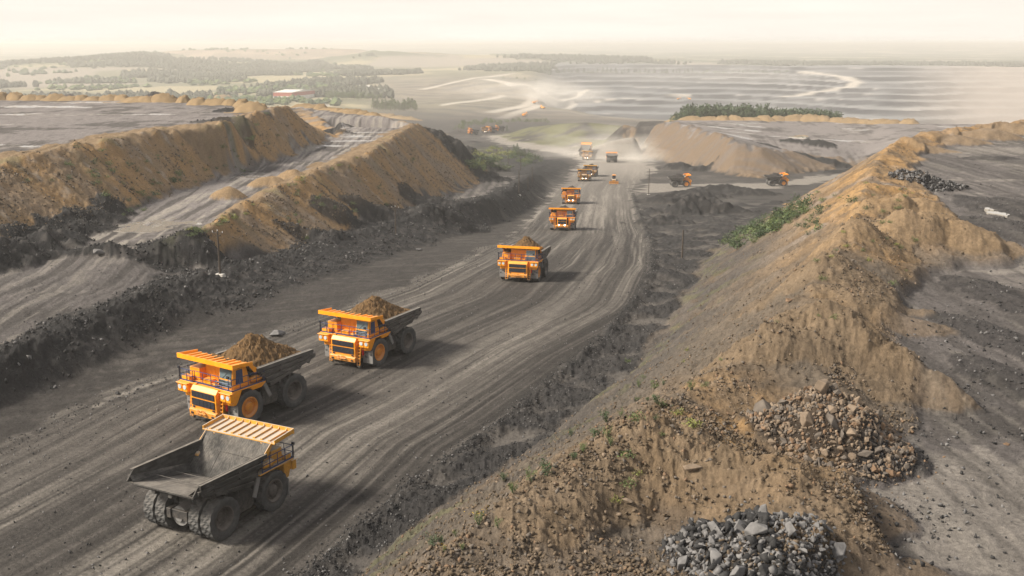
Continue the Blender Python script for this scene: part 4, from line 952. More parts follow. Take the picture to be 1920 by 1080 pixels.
for k, (pr, ps, lb, ld, sc) in enumerate(POS):
    o = pr if id(pr) not in used else copy_tree(pr); used.add(id(pr))
    if ps[1] > 240 or isinstance(ps[0], int) and len(ps) == 3 and ps[2] > 10 or abs(ps[2]) > 7:
        gp = ground_at(ps[0], ps[1]); x, y, h = gp.x, gp.y, math.radians(ps[2])
    else: x, y, h = ps
    tag(o, lb, 'haul truck'); place_truck(o, x, y, h, sc); trucks.append(o)
    if ld:
        src = LOADS[ld][k % len(LOADS[ld])]
        q = src if src.name not in lused else src.copy(); 
        if q is not src: C.objects.link(q)
        lused.add(src.name); 
        if ld == 'soil': tag(q, ['tall brown soil heap on the truck right behind the empty one', 'brown soil heap on the second oncoming orange truck', 'brown soil heap on the third oncoming truck, near the road bend'][k], 'soil heap')
        else: tag(q, COAL.pop(0), 'coal heap')
        q.location = o.location; q.rotation_euler = o.rotation_euler; q.scale = o.scale

# ------------------------------------------------------------------ wheel dozer on the road
def make_dozer():
    r = empty('wheel_dozer')
    MB().prism([(2.9, .1), (3.15, .25), (3.1, .8), (3.3, 1.35), (3.15, 1.4), (2.85, .8)], -2.1, 2.1).build('blade', MT['orange'], r)
    MB().prism([(-2.8, .9), (1.9, .9), (2.0, 1.9), (.4, 2.1), (-2.8, 2.2)], -.9, .9).tube((1.8, .6, 1.0), (3.0, .8, .7), .14).tube((1.8, -.6, 1.0), (3.0, -.8, .7), .14).build('body', MT['worn'], r, .04)
    cb = MB().box(-.9, .6, -.75, .75, 2.12, 3.7).build('cab', MT['grille'], r, .05)
    MB().box(-1.05, .75, -.9, .9, 3.7, 3.85).build('cab_roof', MT['orange'], r, .03)
    MB().tube((-.1, 0, 3.85), (-.1, 0, 4.15), .15, .1).build('beacon', MT['amber'], r)
    for x in (-1.7, 1.5):
        for s in (1, -1):
            make_wheel(r, x, s * 1.3, s, .85, .6, MT['rim'], False)
    for s in (1, -1): MB().tube((2.0, s * .6, 1.75), (2.08, s * .6, 1.75), .12).build('headlight', MT['lens'], r)
    return r
dz = make_dozer(); gp = ground_at(1151, 344); dz.location = gp; dz.rotation_euler = (0, 0, math.radians(-96))
tag(dz, 'small orange wheel dozer with wide blade and roof beacon on the haul road', 'wheel dozer')

# ------------------------------------------------------------------ utility poles
def make_pole(h, arm, foot):
    r = empty('utility_pole'); q = MB().tube((0, 0, -.5), (0, 0, h), .17, .11, 8); q.build('pole', MT['wood'], r)
    if arm:
        a = MB().beam((-.85, 0, h - .25), (.85, 0, h - .25), .09, .1).beam((-.6, 0, h - .3), (0, 0, h - .9), .05, .05).beam((.6, 0, h - .3), (0, 0, h - .9), .05, .05).build('crossarm', MT['wood'], r)
        for x in (-.75, .75, 0): MB().tube((x, 0, h - .2 if x else h), (x, 0, h + .03 if x else h + .22), .05, .03, 6).build('insulator', MT['white'], a)
    if foot: MB().hexa([(-.75, -.45, -.5), (.7, -.5, -.5), (.75, .4, -.5), (-.65, .45, -.5), (-.6, -.35, .16), (.55, -.38, .12), (.6, .3, .15), (-.5, .35, .18)]).build('footing', MT['conc'], r, .05)
    return r
PL = [(413,515,85,1,'tall wooden utility pole with crossarm on a pale footing beside the black berm'), (742,440,54,1,'wooden utility pole by the foot of the brown bund near black rubble'),
      (973,365,46,0,'wooden utility pole above the dark bank, nearest of the line by the road bend'), (953,313,25,0,'distant utility pole standing among green bushes on a pale patch'),
      (976,320,25,0,'distant utility pole just right of the green bushes'), (998,341,28,0,'distant thin pole on the dark bank next to the bend'), (990,358,28,0,'thin pole right of the nearest pole on the dark bank'),
      (931,293,17,0,'faint far utility pole between the bushes and the spoil slope'), (1216,365,49,0,'dark wooden pole right of the haul road at the junction'), (1279,483,54,0,'dark wooden pole in the churned ground right of the haul road bend'),
      (943,247,19,0,'pale far mast behind the far truck group'), (156,180,23,0,'leaning thin pole on the rim of the upper left bench')]
for px, py, hp, arm, lb in PL:
    gp = ground_at(px, py); hh = hp / FPX * gp.y * 1.0
    o = make_pole(max(3, hh), arm, px in (413, 953, 973, 1216)); o.location = gp; o.rotation_euler = (0, math.radians(-4 if px == 156 else random.uniform(-1, 1)), random.uniform(-.4, .4)); tag(o, lb, 'utility pole', 'utility poles around the haul road')

# ------------------------------------------------------------------ rocks
def hull(seed, flat=1.):
    rs = np.random.RandomState(seed); b = bmesh.new(); n = rs.randint(9, 15)
    p = rs.normal(size=(n, 3)); p /= np.linalg.norm(p, axis=1)[:, None]; p *= rs.uniform(.8, 1.05, (n, 1)); p *= np.array([rs.uniform(.8, 1.25), rs.uniform(.6, 1.), rs.uniform(.45, .85) * flat])
    for q in p: b.verts.new(q * .5)
    r = bmesh.ops.convex_hull(b, input=b.verts[:]); 
    bmesh.ops.delete(b, geom=[v for v in r['geom_interior'] if isinstance(v, bmesh.types.BMVert)], context='VERTS')
    bmesh.ops.dissolve_limit(b, angle_limit=.2, verts=b.verts[:], edges=b.edges[:])
    bmesh.ops.bevel(b, geom=b.edges[:], offset=.02, segments=1, affect='EDGES', clamp_overlap=True)
    bmesh.ops.triangulate(b, faces=b.faces[:])
    me = bpy.data.meshes.new('rock'); b.to_mesh(me); b.free(); return me
HULLS = [hull(k) for k in range(14)]
HV = []
for me in HULLS:
    v = np.empty(len(me.vertices) * 3); me.vertices.foreach_get('co', v); f = np.array([p.vertices[:] for p in me.polygons]); HV.append((v.reshape(-1, 3), f))
LOWP = []
for k in range(10):                       # simple stones for the loose rubble
    rs = np.random.RandomState(50 + k); b = bmesh.new()
    p = rs.normal(size=(7, 3)); p /= np.linalg.norm(p, axis=1)[:, None]; p *= np.array([1, .8, .6])
    for q in p: b.verts.new(q * .5)
    bmesh.ops.convex_hull(b, input=b.verts[:]); bmesh.ops.triangulate(b, faces=b.faces[:]); b.verts.index_update()
    LOWP.append((np.array([v.co[:] for v in b.verts]), np.array([[v.index for v in f.verts] for f in b.faces]))); b.free()
def rotm(rs):
    q = rs.normal(size=4); q /= np.linalg.norm(q); w_, x, y, z = q
    return np.array([[1-2*(y*y+z*z), 2*(x*y-z*w_), 2*(x*z+y*w_)], [2*(x*y+z*w_), 1-2*(x*x+z*z), 2*(y*z-x*w_)], [2*(x*z-y*w_), 2*(y*z+x*w_), 1-2*(x*x+y*y)]])
def scatter_mesh(name, protos, items, mats, label, cat):
    vs, fs, mi, n = [], [], [], 0; rs = np.random.RandomState(3)
    for (x, y, z, s, k) in items:
        v, f = protos[rs.randint(len(protos))]
        vs.append((v * s) @ rotm(rs).T + (x, y, z)); fs.append(f + n); mi.append(np.full(len(f), k)); n += len(v)
    me = bpy.data.meshes.new(name); vs = np.concatenate(vs); fs = np.concatenate(fs)
    me.vertices.add(len(vs)); me.vertices.foreach_set('co', vs.astype(np.float32).ravel()); me.loops.add(len(fs) * 3); me.loops.foreach_set('vertex_index', fs.astype(np.int32).ravel())
    me.polygons.add(len(fs)); me.polygons.foreach_set('loop_start', np.arange(0, len(fs) * 3, 3, dtype=np.int32)); me.polygons.foreach_set('loop_total', np.full(len(fs), 3, np.int32))
    for m in mats: me.materials.append(m)
    me.polygons.foreach_set('material_index', np.concatenate(mi).astype(np.int32)); me.update(calc_edges=True)
    o = bpy.data.objects.new(name, me); C.objects.link(o); tag(o, label, cat, kind='stuff'); return o
rs = np.random.RandomState(11)
def pile_rocks(key, mats, names, nbig, nsmall, smin, smax):
    cx, cy, a, b, h, r = PILE[key]; c, s = math.cos(r), math.sin(r); big, small = [], []
    tries = 0
    while len(big) < nbig and tries < 40000:
        tries += 1
        q = math.sqrt(rs.rand()); t = rs.rand() * 6.283
        lx, ly = q * a * 1.0 * math.cos(t), q * b * 1.0 * math.sin(t)
        sz = smin + (smax - smin) * rs.rand() ** 3.2
        x = cx + lx * c - ly * s; y = cy + lx * s + ly * c
        if any((x - B[0]) ** 2 + (y - B[1]) ** 2 < (.42 * (sz + B[3])) ** 2 for B in big): continue
        big.append((x, y, height(x, y) + sz * .16, sz))
    for _ in range(nsmall):
        q = math.sqrt(rs.rand()) * (1.04 if rs.rand() < .88 else 1.2 + .5 * rs.rand()); t = rs.rand() * 6.283
        lx, ly = q * a * math.cos(t), q * b * math.sin(t); x = cx + lx * c - ly * s; y = cy + lx * s + ly * c
        small.append((x, y, height(x, y) + .03, (.07 + .36 * rs.rand() ** 1.8) * (1 if q < 1 else .6), rs.choice(len(mats), p=[.5, .3, .2])))
    for x, y, z, sz in big:
        k = rs.choice(len(mats), p=[.45, .33, .22]); src = HULLS[rs.randint(len(HULLS))]
        me = RM.setdefault((src.name, mats[k].name), None)
        if me is None:
            me = src.copy(); me.materials.clear(); me.materials.append(mats[k]); RM[(src.name, mats[k].name)] = me
        o = bpy.data.objects.new('rock', me); C.objects.link(o); o.location = (x, y, z); o.scale = (sz * 1.15,) * 3; o.rotation_euler = tuple(rs.uniform(0, 6.28, 3))
        tag(o, names[k] + (' (large)' if False else ''), 'rock', 'rocks of the ' + key + ' rubble pile')
    return small
RM = {}
sm1 = pile_rocks('tan', [MT['rockT'], MT['rockB'], MT['rockO']], ['angular tan rock lying in the upper brownish rubble pile on the embankment', 'greyish rock lying in the upper brownish rubble pile on the embankment', 'rusty orange rock lying in the upper brownish rubble pile on the embankment'], 165, 3600, .42, 1.2)
sm2 = pile_rocks('grey', [MT['rockG'], MT['rockG'], MT['rockD']], ['angular grey rock lying in the lower grey rubble pile at the photo edge', 'angular grey rock lying in the lower grey rubble pile at the photo edge', 'dark charcoal rock lying in the lower grey rubble pile at the photo edge'], 133, 2600, .34, .9)
scatter_mesh('rubble', HV, sm1, [MT['rockT'], MT['rockB'], MT['rockO']], 'small brown stones filling the upper rubble pile', 'rubble')
scatter_mesh('rubble', HV, sm2, [MT['rockG'], MT['rockG'], MT['rockD']], 'small grey stones filling the lower rubble pile', 'rubble')
cx, cy, a, b, h, r = PILE['far']; it = []
for _ in range(700):
    q = math.sqrt(rs.rand()) * 1.05; t = rs.rand() * 6.283; x, y = cx + q * a * math.cos(t), cy + q * b * math.sin(t); it.append((x, y, height(x, y) + .08, rs.uniform(.25, .95), rs.choice(2)))
scatter_mesh('rubble', LOWP, it, [MT['rockG'], MT['rockD']], 'heap of dark stone blocks on the far part of the near right bench', 'rubble')
# loose stones over the berm, the windrow, the churned ditch, the benches
def sample(maskarr, n, seed, pw=1.):
    q = np.random.RandomState(seed); wgt = (maskarr * RR ** 2).ravel() ** 1.; wgt = wgt / np.maximum(RR.ravel(), 30) ** pw; cs = np.cumsum(wgt); u = q.rand(n) * cs[-1]; ix = np.searchsorted(cs, u)
    i, j = np.unravel_index(np.minimum(ix, RR.size - 1), RR.shape); i = np.minimum(i, NR - 2); j = np.minimum(j, NT - 2); a = q.rand(n); b = q.rand(n)
    x = X[i, j] + a * (X[i + 1, j] - X[i, j]) + b * (X[i, j + 1] - X[i, j]); y = Y[i, j] + a * (Y[i + 1, j] - Y[i, j]) + b * (Y[i, j + 1] - Y[i, j])
    return x, y, H[i, j], i, j, q
nearr = (RR < 420) & (TH > -.5) & (TH < .5)
clus = sm(.0, .6, fbm(6, 3, 991))
def strew(m, n, seed, s0, s1, mats, prob, label, pw=1.6):
    x, y, z, i, j, q = sample(m * nearr, n, seed, pw)
    sz = s0 + (s1 - s0) * q.rand(n) ** 4; k = q.choice(len(mats), n, p=prob)
    return scatter_mesh('rubble', LOWP, list(zip(x, y, z + sz * .12, sz, k)), mats, label, 'rubble')
strew(np.clip(blk * (.25 + clus) + DARK * .7 * (X < 10), 0, 1), 22000, 21, .10, .8, [MT['rockD'], MT['rockG']], [.92, .08], 'loose black stones strewn over the berm left of the haul road')
strew(np.clip(wr * 1.2 + churn * .4 * (RR < 200), 0, 1), 22000, 22, .05, .34, [MT['rockD'], MT['rockG']], [.85, .15], 'dark clods lining the right edge of the haul road')
strew(np.clip(hum * .5 * (.2 + clus) + M['slope3'] * .12, 0, 1), 60000, 23, .04, .40, [MT['rockS'], MT['rockT'], MT['rockO'], MT['rockB']], [.68, .10, .07, .15], 'small tan stones scattered on the ochre embankment', 2.2)
strew(np.clip(M['b1'] + M['b2'], 0, 1) * (.3 + clus), 20000, 27, .12, .75, [MT['rockS'], MT['rockB']], [.75, .25], 'small clods and stones on the two brown bunds', 1.4)
strew(np.clip(M['bench3'] * (.1 + .5 * clus) + DARK * (X > 10) * M['bench3'], 0, 1), 6000, 24, .05, .40, [MT['rockD'], MT['rockG']], [.6, .4], 'small dark stones scattered on the right bench', 2.2)
strew(np.clip(R_ * .1 + M['floorL'] * .15 + sm(6, 0, dl) * R_, 0, 1), 12000, 25, .07, .35, [MT['rockD'], MT['rockG']], [.5, .5], 'pebbles strewn on the haul road and its left edge', 1.8)
for px, py, sz, mk, lb in [(520,628,2.2,'rockG','big pale flat slab lying left of the convoy on the dark ground'), (221,739,.9,'rockD','single black boulder on the dark ground left of the convoy'), (785,470,1.6,'rockG','grey boulder lying on tracked ground left of the haul road'),
                          (187,475,2.2,'rockG','pale block on the dark strip in front of the rutted bench'), (1887,834,.42,'rockO','single rusty stone on the bare right bench'), (1302,880,.7,'rockT','pale flat stone on the embankment between the two rubble piles'),
                          (1175,942,.75,'rockT','pale stone on the foreground ridge above the grey rubble pile'), (1480,565,.9,'rockO','dark brown boulder on the ochre embankment crest')]:
    gp = ground_at(px, py); me = HULLS[int(px) % 14].copy(); me.materials.clear(); me.materials.append(MT[mk]); o = bpy.data.objects.new('boulder', me); C.objects.link(o)
    o.location = gp + Vector((0, 0, sz * .1)); o.scale = (sz * 1.3, sz, sz * .8); o.rotation_euler = (.2, .1, px % 3); tag(o, lb, 'boulder')

# ------------------------------------------------------------------ plants
def leaf_cluster(pts, size, seed, up=.4):
    q = np.random.RandomState(seed); m = MB()
    for p in pts:
        d = q.normal(size=3); d[2] += up; d /= np.linalg.norm(d); s = np.cross(d, q.normal(size=3)); s /= np.linalg.norm(s); L = size * q.uniform(.6, 1.3); Wd = L * q.uniform(.3, .5)
        p = np.array(p); m.add([p - s * Wd * .3, p + d * L * .5 - s * Wd * .5, p + d * L, p + d * L * .5 + s * Wd * .5], [[0, 1, 2, 3]])
    return m
def make_bush(seed, n, mat, tall=1., flowers=False):
    q = np.random.RandomState(seed); pts = []; st = MB()
    for k in range(q.randint(7, 11)):
        a = q.rand() * 6.28; lean = q.uniform(.1, .55); L = q.uniform(.55, 1.05) * tall
        tip = np.array([math.cos(a) * lean, math.sin(a) * lean, L]); st.tube((0, 0, -.1), tuple(tip * .9), .02, .008, 4)
        for _ in range(n // 9): f = q.uniform(.2, 1.) ** .7; pts.append(tip * f + q.normal(size=3) * .09 * (1.2 - .4 * f))
    r = empty('weed_bush'); leaf_cluster(pts, .13, seed).build('foliage', mat, r); st.build('stem', MT['leafB'], r)
    if flowers: leaf_cluster([np.array([q.normal() * .35, q.normal() * .35, q.uniform(.8, 1.2)]) for _ in range(40)], .10, seed + 1, 0).build('flower_heads', MT['flower'], r)
    return r
bushes = [make_bush(k, 300, MT['leafA' if k % 2 else 'leafB'], [1., 1.4, .8, 1.1][k]) for k in range(4)]; flow = make_bush(9, 220, MT['leafA'], 1.1, True)
NB = [(946,902,30),(994,905,30),(1025,893,48),(962,925,26),(807,1026,40),(933,990,22),(1076,862,28),(1092,850,24),(1117,822,36),(1139,822,24),(1070,818,22),(1145,836,20),(1137,791,36),(1164,782,18),(1231,756,30),(1296,732,22),(1229,788,16),(854,1006,14),(828,1020,30),(866,1031,16),(1243,722,16),(1198,727,18),(1214,752,14)]
ub = set()
def put_bush(src, gp, hgt, lb, grp):
    o = src if src.name not in ub else copy_tree(src); ub.add(src.name)
    o.location = gp; o.scale = (hgt,) * 3; o.rotation_euler = (0, 0, random.uniform(0, 6.28)); tag(o, lb, 'bush', grp)
for k, (px, py, s) in enumerate(NB):
    gp = ground_at(px, py); put_bush(bushes[k % 4], gp, s / FPX * gp.length * .78, 'leafy green weed bush on the lower embankment slope beside the haul road', 'weeds on the lower embankment')
gp = ground_at(897, 984); put_bush(flow, gp, 26 / FPX * gp.length, 'weed bush with yellow flowers on the lower embankment slope', None)
gp = ground_at(833, 1035); put_bush(flow, gp, 12 / FPX * gp.length, 'small yellow-flowered weed next to the bigger bush near the photo bottom', None)
# clumps one copy each, small in the picture: a single mesh
def make_tuft(seed, n, mat, sq=1.):
    q = np.random.RandomState(seed); pts = [np.array([q.normal() * .4, q.normal() * .4, abs(q.normal()) * .35 * sq]) for _ in range(n)]
    o = leaf_cluster(pts, .26, seed, .8).build('shrub', mat); return o
tufts = [make_tuft(20 + k, 130, MT[['leafA', 'leafB', 'leafC'][k % 3]], [1, 1.3, .7, 1][k % 4]) for k in range(6)]; ut = set()
def put_tuft(k, gp, s, lb, grp):
    src = tufts[k % 6]; o = src if src.name not in ut else src.copy()
    if o is not src: C.objects.link(o)
    ut.add(src.name); o.location = gp; o.scale = (s, s, s * random.uniform(.7, 1.2)); o.rotation_euler = (0, 0, random.uniform(0, 6.28)); tag(o, lb, 'shrub', grp)
q = random.Random(4)
def along(pts, n, spread, lb, grp, s0, s1, kinds, ylim=None):
    for _ in range(n):
        i = q.randrange(len(pts) - 1); t = q.random(); px = pts[i][0] + (pts[i + 1][0] - pts[i][0]) * t + q.gauss(0, spread[0]); py = pts[i][1] + (pts[i + 1][1] - pts[i][1]) * t + q.gauss(0, spread[1])
        gp = ground_at(px, py); put_tuft(q.choice(kinds), gp, q.uniform(s0, s1), lb, grp)
along([(1362,462),(1400,442),(1440,425),(1475,405),(1510,385)], 110, (12, 6), 'dark green shrub in the dense band at the foot of the ochre embankment', 'shrubs at the embankment foot', .8, 1.5, [0, 1, 4])
along([(1480,440),(1530,420),(1590,370)], 18, (20, 14), 'scattered green shrub partway up the far ochre embankment slope', 'shrubs on the far embankment slope', .4, .9, [0, 1, 4])
along([(110,330),(220,320),(300,320),(420,280),(520,250)], 55, (40, 22), 'small green tuft on the long brown slope below the upper left bench', 'tufts on the long left slope', .4, 1.05, [0, 1, 3, 4])
along([(200,405),(270,370),(330,335),(470,305)], 24, (18, 9), 'green tuft near the foot of the long left slope', 'tufts at the foot of the left slope', .5, 1.2, [0, 3, 4])
along([(520,400),(620,370),(700,330),(780,300)], 30, (50, 25), 'small green tuft on the brown bund slope facing the haul road', 'tufts on the brown bund', .35, .95, [0, 1, 3])
along([(360,440),(380,430),(455,402),(545,345),(690,290)], 22, (7, 3), 'bright green weed along the crest of the brown bund', 'weeds on the bund crest', .45, 1.0, [2, 5, 0])
along([(1560,600),(1600,500),(1660,400),(1700,330),(1650,560)], 32, (45, 40), 'small green tuft on the humped crest of the ochre embankment', 'tufts on the embankment crest', .2, .5, [0, 2, 3])
along([(1060,1010),(1330,700),(1240,760),(1380,640)], 20, (60, 25), 'tiny green weed on the steep embankment face', 'tiny weeds on the embankment face', .2, .5, [0, 2, 3])
along([(885,305),(905,312),(930,300),(900,285),(945,285),(975,292),(990,300),(935,312)], 80, (14, 5), 'low green bush beside the line of poles near the road bend', 'bushes near the poles', 1.6, 4., [0, 1, 4, 2])

# ------------------------------------------------------------------ standing water
MT['water'] = simple('muddy_water', (.24, .22, .195), .04, var=.1, spec=.7)
for k, (px, py, wx_, wy_, lb) in enumerate([(1866, 400, .9, 2.6, 'bright puddle on the right bench near the dark rubble'), (1856, 391, .6, 1.2, 'small bright puddle just above a larger one on the right bench'), (262, 428, 5., 4.5, 'pale shallow puddle on the rutted bench, nearer the viewer'), (322, 417, 5., 3.2, 'pale shallow puddle on the rutted bench, farther right'), (1495, 256, 7, 10, 'small bright puddle on the distant right bench')]):
    gp = ground_at(px, py); n = 40; rq = np.random.RandomState(k); ph = rq.rand(4) * 6.28
    ring = [((1 + .22 * math.sin(3 * t + ph[0]) + .14 * math.sin(5 * t + ph[1]) + .07 * math.sin(9 * t + ph[2])) * wx_ * math.cos(t), (1 + .22 * math.sin(2 * t + ph[3]) + .12 * math.sin(6 * t + ph[1])) * wy_ * math.sin(t)) for t in (6.2832 * i / n for i in range(n))]
    zt = sorted(height(gp.x + x, gp.y + y) for x, y in ring)[24] + .01
    o = MB().add([(x, y, 0) for x, y in ring] + [(x * 1.03, y * 1.03, -.5) for x, y in ring], [list(range(n))] + [[(i + 1) % n, i, n + i, n + (i + 1) % n] for i in range(n)]).build('puddle', MT['water']); o.location = (gp.x, gp.y, zt); tag(o, lb, 'puddle')

# ------------------------------------------------------------------ trees
def make_tree(seed, kind):
    q = np.random.RandomState(seed); r = empty('tree' if kind == 'round' else 'conifer_tree'); pts = []
    if kind == 'round':
        for _ in range(9):
            c = np.array([q.normal() * .2, q.normal() * .2, q.uniform(.42, .88)]); rad = q.uniform(.13, .22)
            for _ in range(34): d = q.normal(size=3); d /= np.linalg.norm(d); pts.append(c + d * rad * q.uniform(.6, 1.))
        sz = .10
    elif kind == 'slim':
        for _ in range(300): z = q.uniform(.12, 1.); a = q.rand() * 6.28; rad = .17 * math.sin(min(1, (1.02 - z) * 1.6) * 1.57) * q.uniform(.4, 1.); pts.append(np.array([math.cos(a) * rad, math.sin(a) * rad, z]))
        sz = .09
    else:
        for _ in range(320): z = q.rand() ** 1.4 * .9 + .08; a = q.rand() * 6.28; rad = .26 * (1.02 - z) * q.uniform(.5, 1.05); pts.append(np.array([math.cos(a) * rad, math.sin(a) * rad, z]))
        sz = .085
    leaf_cluster(pts, sz, seed, .2 if kind != 'cone' else -.2).build('crown', MT['leafB' if kind == 'cone' else 'leafA'], r)
    t = MB().tube((0, 0, -.03), (0, 0, .7), .022, .008, 6)
    for k in range(4): a = k * 1.6; t.tube((0, 0, .3 + k * .08), (math.cos(a) * .15, math.sin(a) * .15, .5 + k * .09), .01, .004, 4)
    t.build('trunk', MT['bark'], r); return r
TP = {'round': [make_tree(31, 'round'), make_tree(32, 'round')], 'slim': [make_tree(33, 'slim'), make_tree(37, 'slim')], 'cone': [make_tree(35, 'cone'), make_tree(36, 'cone')]}; utr = set()
def put_tree(kind, gp, h, lb, grp, wd=1.):
    src = q.choice(TP[kind]); o = src if src.name not in utr else copy_tree(src); utr.add(src.name)
    o.location = gp; o.scale = (h * wd, h * wd, h); o.rotation_euler = (0, 0, q.uniform(0, 6.28)); tag(o, lb, 'tree', grp)
def grove(kind, n, x0, x1, yb, hp, lb, grp, wd=1., jy=2.):
    for k in range(n):
        px = x0 + (x1 - x0) * (k + q.uniform(.1, .9)) / n; y0 = yb(px) if callable(yb) else yb
        gp = ground_at(px, y0 + q.uniform(-jy, jy)); put_tree(kind, gp, hp * q.uniform(.7, 1.15) / FPX * gp.length, lb, grp, wd * q.uniform(.85, 1.2))
grove('cone', 3, 962, 972, 280, 11, 'small dark conifer above the road bend, among low bushes', 'conifers above the bend', 1.6); grove('cone', 6, 968, 984, 292, 13, 'small conifer in the cluster beside the road bend', 'conifer cluster', 1.5)
gp = ground_at(1003.5, 299); put_tree('cone', gp, 11 / FPX * gp.length, 'single conifer at the right end of the roadside bushes', None, 1.7)
gp = ground_at(950.5, 246); put_tree('cone', gp, 12 / FPX * gp.length, 'lone pointed conifer right of the far truck group', None, 1.2)
grove('round', 14, 864, 940, 238, 14, 'hazy tree in the row left of the far trucks', 'tree row in the valley', .9); grove('round', 14, 945, 1030, 232, 11, 'hazy tree in the row behind the grassy knoll', 'tree row behind the knoll', 1.); grove('round', 3, 858, 872, 248, 16, 'hazy tree beside the valley road edge', 'trees by the valley road')
grove('slim', 2, 719, 726, 171, 14, 'tall slim poplar of the pair beyond the sheds', 'poplar pair', 1.6)
grove('round', 20, 612, 712, lambda x: 190 - abs(x - 690) * .03, 16, 'grey-green tree in the grove in front of the red sheds', 'grove by the sheds', 1.); grove('slim', 24, 700, 782, 206, 19, 'grey-green tree in the tall grove right of the sheds', 'tall grove', 1.4)
grove('round', 12, 560, 640, 166, 7, 'small hazy tree behind the industrial sheds', 'trees behind the sheds'); grove('round', 4, 940, 1010, 152, 8, 'small hazy tree on the far hill road', 'trees on the far hill')
grove('cone', 40, 1010, 1300, 137, 9, 'tiny hazy tree on the rim of the terraced pit', 'trees on the pit rim', 1.8, 1.); grove('round', 16, 1300, 1480, 139, 6, 'tiny hazy tree on the right part of the pit rim', 'trees on the right pit rim', 1.5, 1.5)
# far woods: one mass each
def wood(name, items, seed, label, mats):
    vs, fs, mi, n = [], [], [], 0; rs2 = np.random.RandomState(seed)
    for x, y, z, h, w_ in items:
        pts = [];
        for ring, (zz, rad) in enumerate(((0, .30), (.35, .5), (.72, .34), (1., .03))):
            for k in range(6): a = k * 1.047 + ring * .5; f = rad * rs2.uniform(.7, 1.25); pts.append((x + math.cos(a) * f * w_, y + math.sin(a) * f * w_, z + h * zz * rs2.uniform(.92, 1.08) - .5 * (ring == 0)))
        vs += pts
        for ring in range(3):
            for k in range(6):
                a, b = n + ring * 6 + k, n + ring * 6 + (k + 1) % 6; fs.append((a, b, b + 6)); fs.append((a, b + 6, a + 6)); 
        m_ = rs2.randint(len(mats)); mi += [m_] * 36; n += 24
    me = bpy.data.meshes.new(name); me.from_pydata(vs, [], fs)
    for m in mats: me.materials.append(m)
    me.polygons.foreach_set('material_index', mi); me.update(); o = bpy.data.objects.new(name, me); C.objects.link(o); return tag(o, label, 'woodland', kind='stuff')
# the dark strip of woodland behind the distant right bench, leaf clusters for each crown
wl = MB(); q2 = np.random.RandomState(8)
tops = ([1165, 1240, 1265, 1300, 1345, 1400, 1450, 1500, 1560, 1575], [217, 214, 207, 199, 197, 201, 206, 209, 214, 219])
for _ in range(1100):
    px = q2.uniform(1258, 1576); t = q2.uniform(722, 800); d = D(px, 222); x = d[0] * t; y = d[1] * t
    z0 = height(x, y); hh = q2.uniform(5.5, 9) * (.55 if px < 1275 else 1. if px < 1440 else .7); zb = z0 + hh * .05
    for _ in range(26):
        zz = q2.rand(); a = q2.rand() * 6.28; rad = hh * .26 * (1.08 - zz) * q2.uniform(.5, 1); p = np.array([x + math.cos(a) * rad, y + math.sin(a) * rad, zb + zz * hh])
        dd = q2.normal(size=3); dd[2] += .3; dd /= np.linalg.norm(dd); s = np.cross(dd, q2.normal(size=3)); s /= np.linalg.norm(s); L = q2.uniform(1.2, 2.3)
        wl.add([p - s * L * .35, p + dd * L * .4 + s * .1, p + s * L * .35, p + dd * L], [[0, 1, 2, 3]])
    wl.tube((x, y, z0 - .5), (x, y, zb + hh * .6), .18, .08, 4)
WO = wl.build('woodland', MT['leafB']); tag(WO, 'dark green woodland strip behind the distant right bench', 'woodland', kind='stuff')
fmask = forest * (RR > 1320) * (RR < 4200) * (1 - pit); x, y, z, i, j, qq = sample(fmask, 12000, 77, 1.5)
wood('far_forest', list(zip(x, y, z, qq.uniform(7, 15, len(x)), qq.uniform(9, 16, len(x)))), 5, 'hazy forest covering the plain beyond the benches', [MT['leafF'], MT['leafF']])
fm2 = (farm > .9) * (1 - forest) * (RR > 1500) * (RR < 5500) * (1 - pit) * (TH < -.16) * sm(.1, .4, fbm(300, 3, 995, lod=False)); x, y, z, i, j, qq = sample(fm2, 700, 78, 1.5)
wood('far_forest', list(zip(x, y, z, qq.uniform(6, 11, len(x)), qq.uniform(10, 24, len(x)))), 6, 'scattered hazy tree clumps on the yellow fields of the plain', [MT['leafB'], MT['leafA']])

# ------------------------------------------------------------------ spoil mounds along the bench rims
def make_mound(seed):
    n = 18; A, B = np.meshgrid(np.linspace(-1.25, 1.25, n), np.linspace(-1.25, 1.25, n), indexing='ij'); nn = fbm(.9, 3, 300 + seed, A + seed, B, lod=False)
    r = np.hypot(A, B) * (1 + .18 * nn); Zz = np.clip(1 - r, -.15, 1) ** 1 ; Zz = np.where(r < .35, .65 - .35 * (r / .35) ** 2 + .3 * .0 + .02, np.clip(1 - r, -.2, 1) * 1.0) + .06 * nn
    Zz = np.minimum(Zz, .68) + .10 * fbm(.5, 2, 330 + seed, A + seed, B + 3, lod=False) * (r < 1)
    m = MB(); m.add(list(zip(A.ravel(), B.ravel(), Zz.ravel())), [[i * n + j, (i + 1) * n + j, (i + 1) * n + j + 1, i * n + j + 1] for i in range(n - 1) for j in range(n - 1)])
    return m.build('spoil_mound', MT['ochre'], None, 0, True)
mounds = [make_mound(k) for k in range(5)]; um = set()
def put_mound(px, py, wpx, hpx, lb, grp):
    src = q.choice(mounds); o = src if src.name not in um else src.copy()
    if o is not src: C.objects.link(o)
    um.add(src.name); gp = ground_at(px, py); k = gp.length / FPX; o.location = gp - Vector((0, 0, .1)); v_ = q.uniform(.7, 1.25); o.scale = (wpx * k / 2 * q.uniform(.8, 1.45), wpx * k / 2 * q.uniform(.8, 1.3), hpx * k / .62 * v_); o.rotation_euler = (0, 0, q.uniform(-.5, .5)); tag(o, lb, 'soil mound', grp)
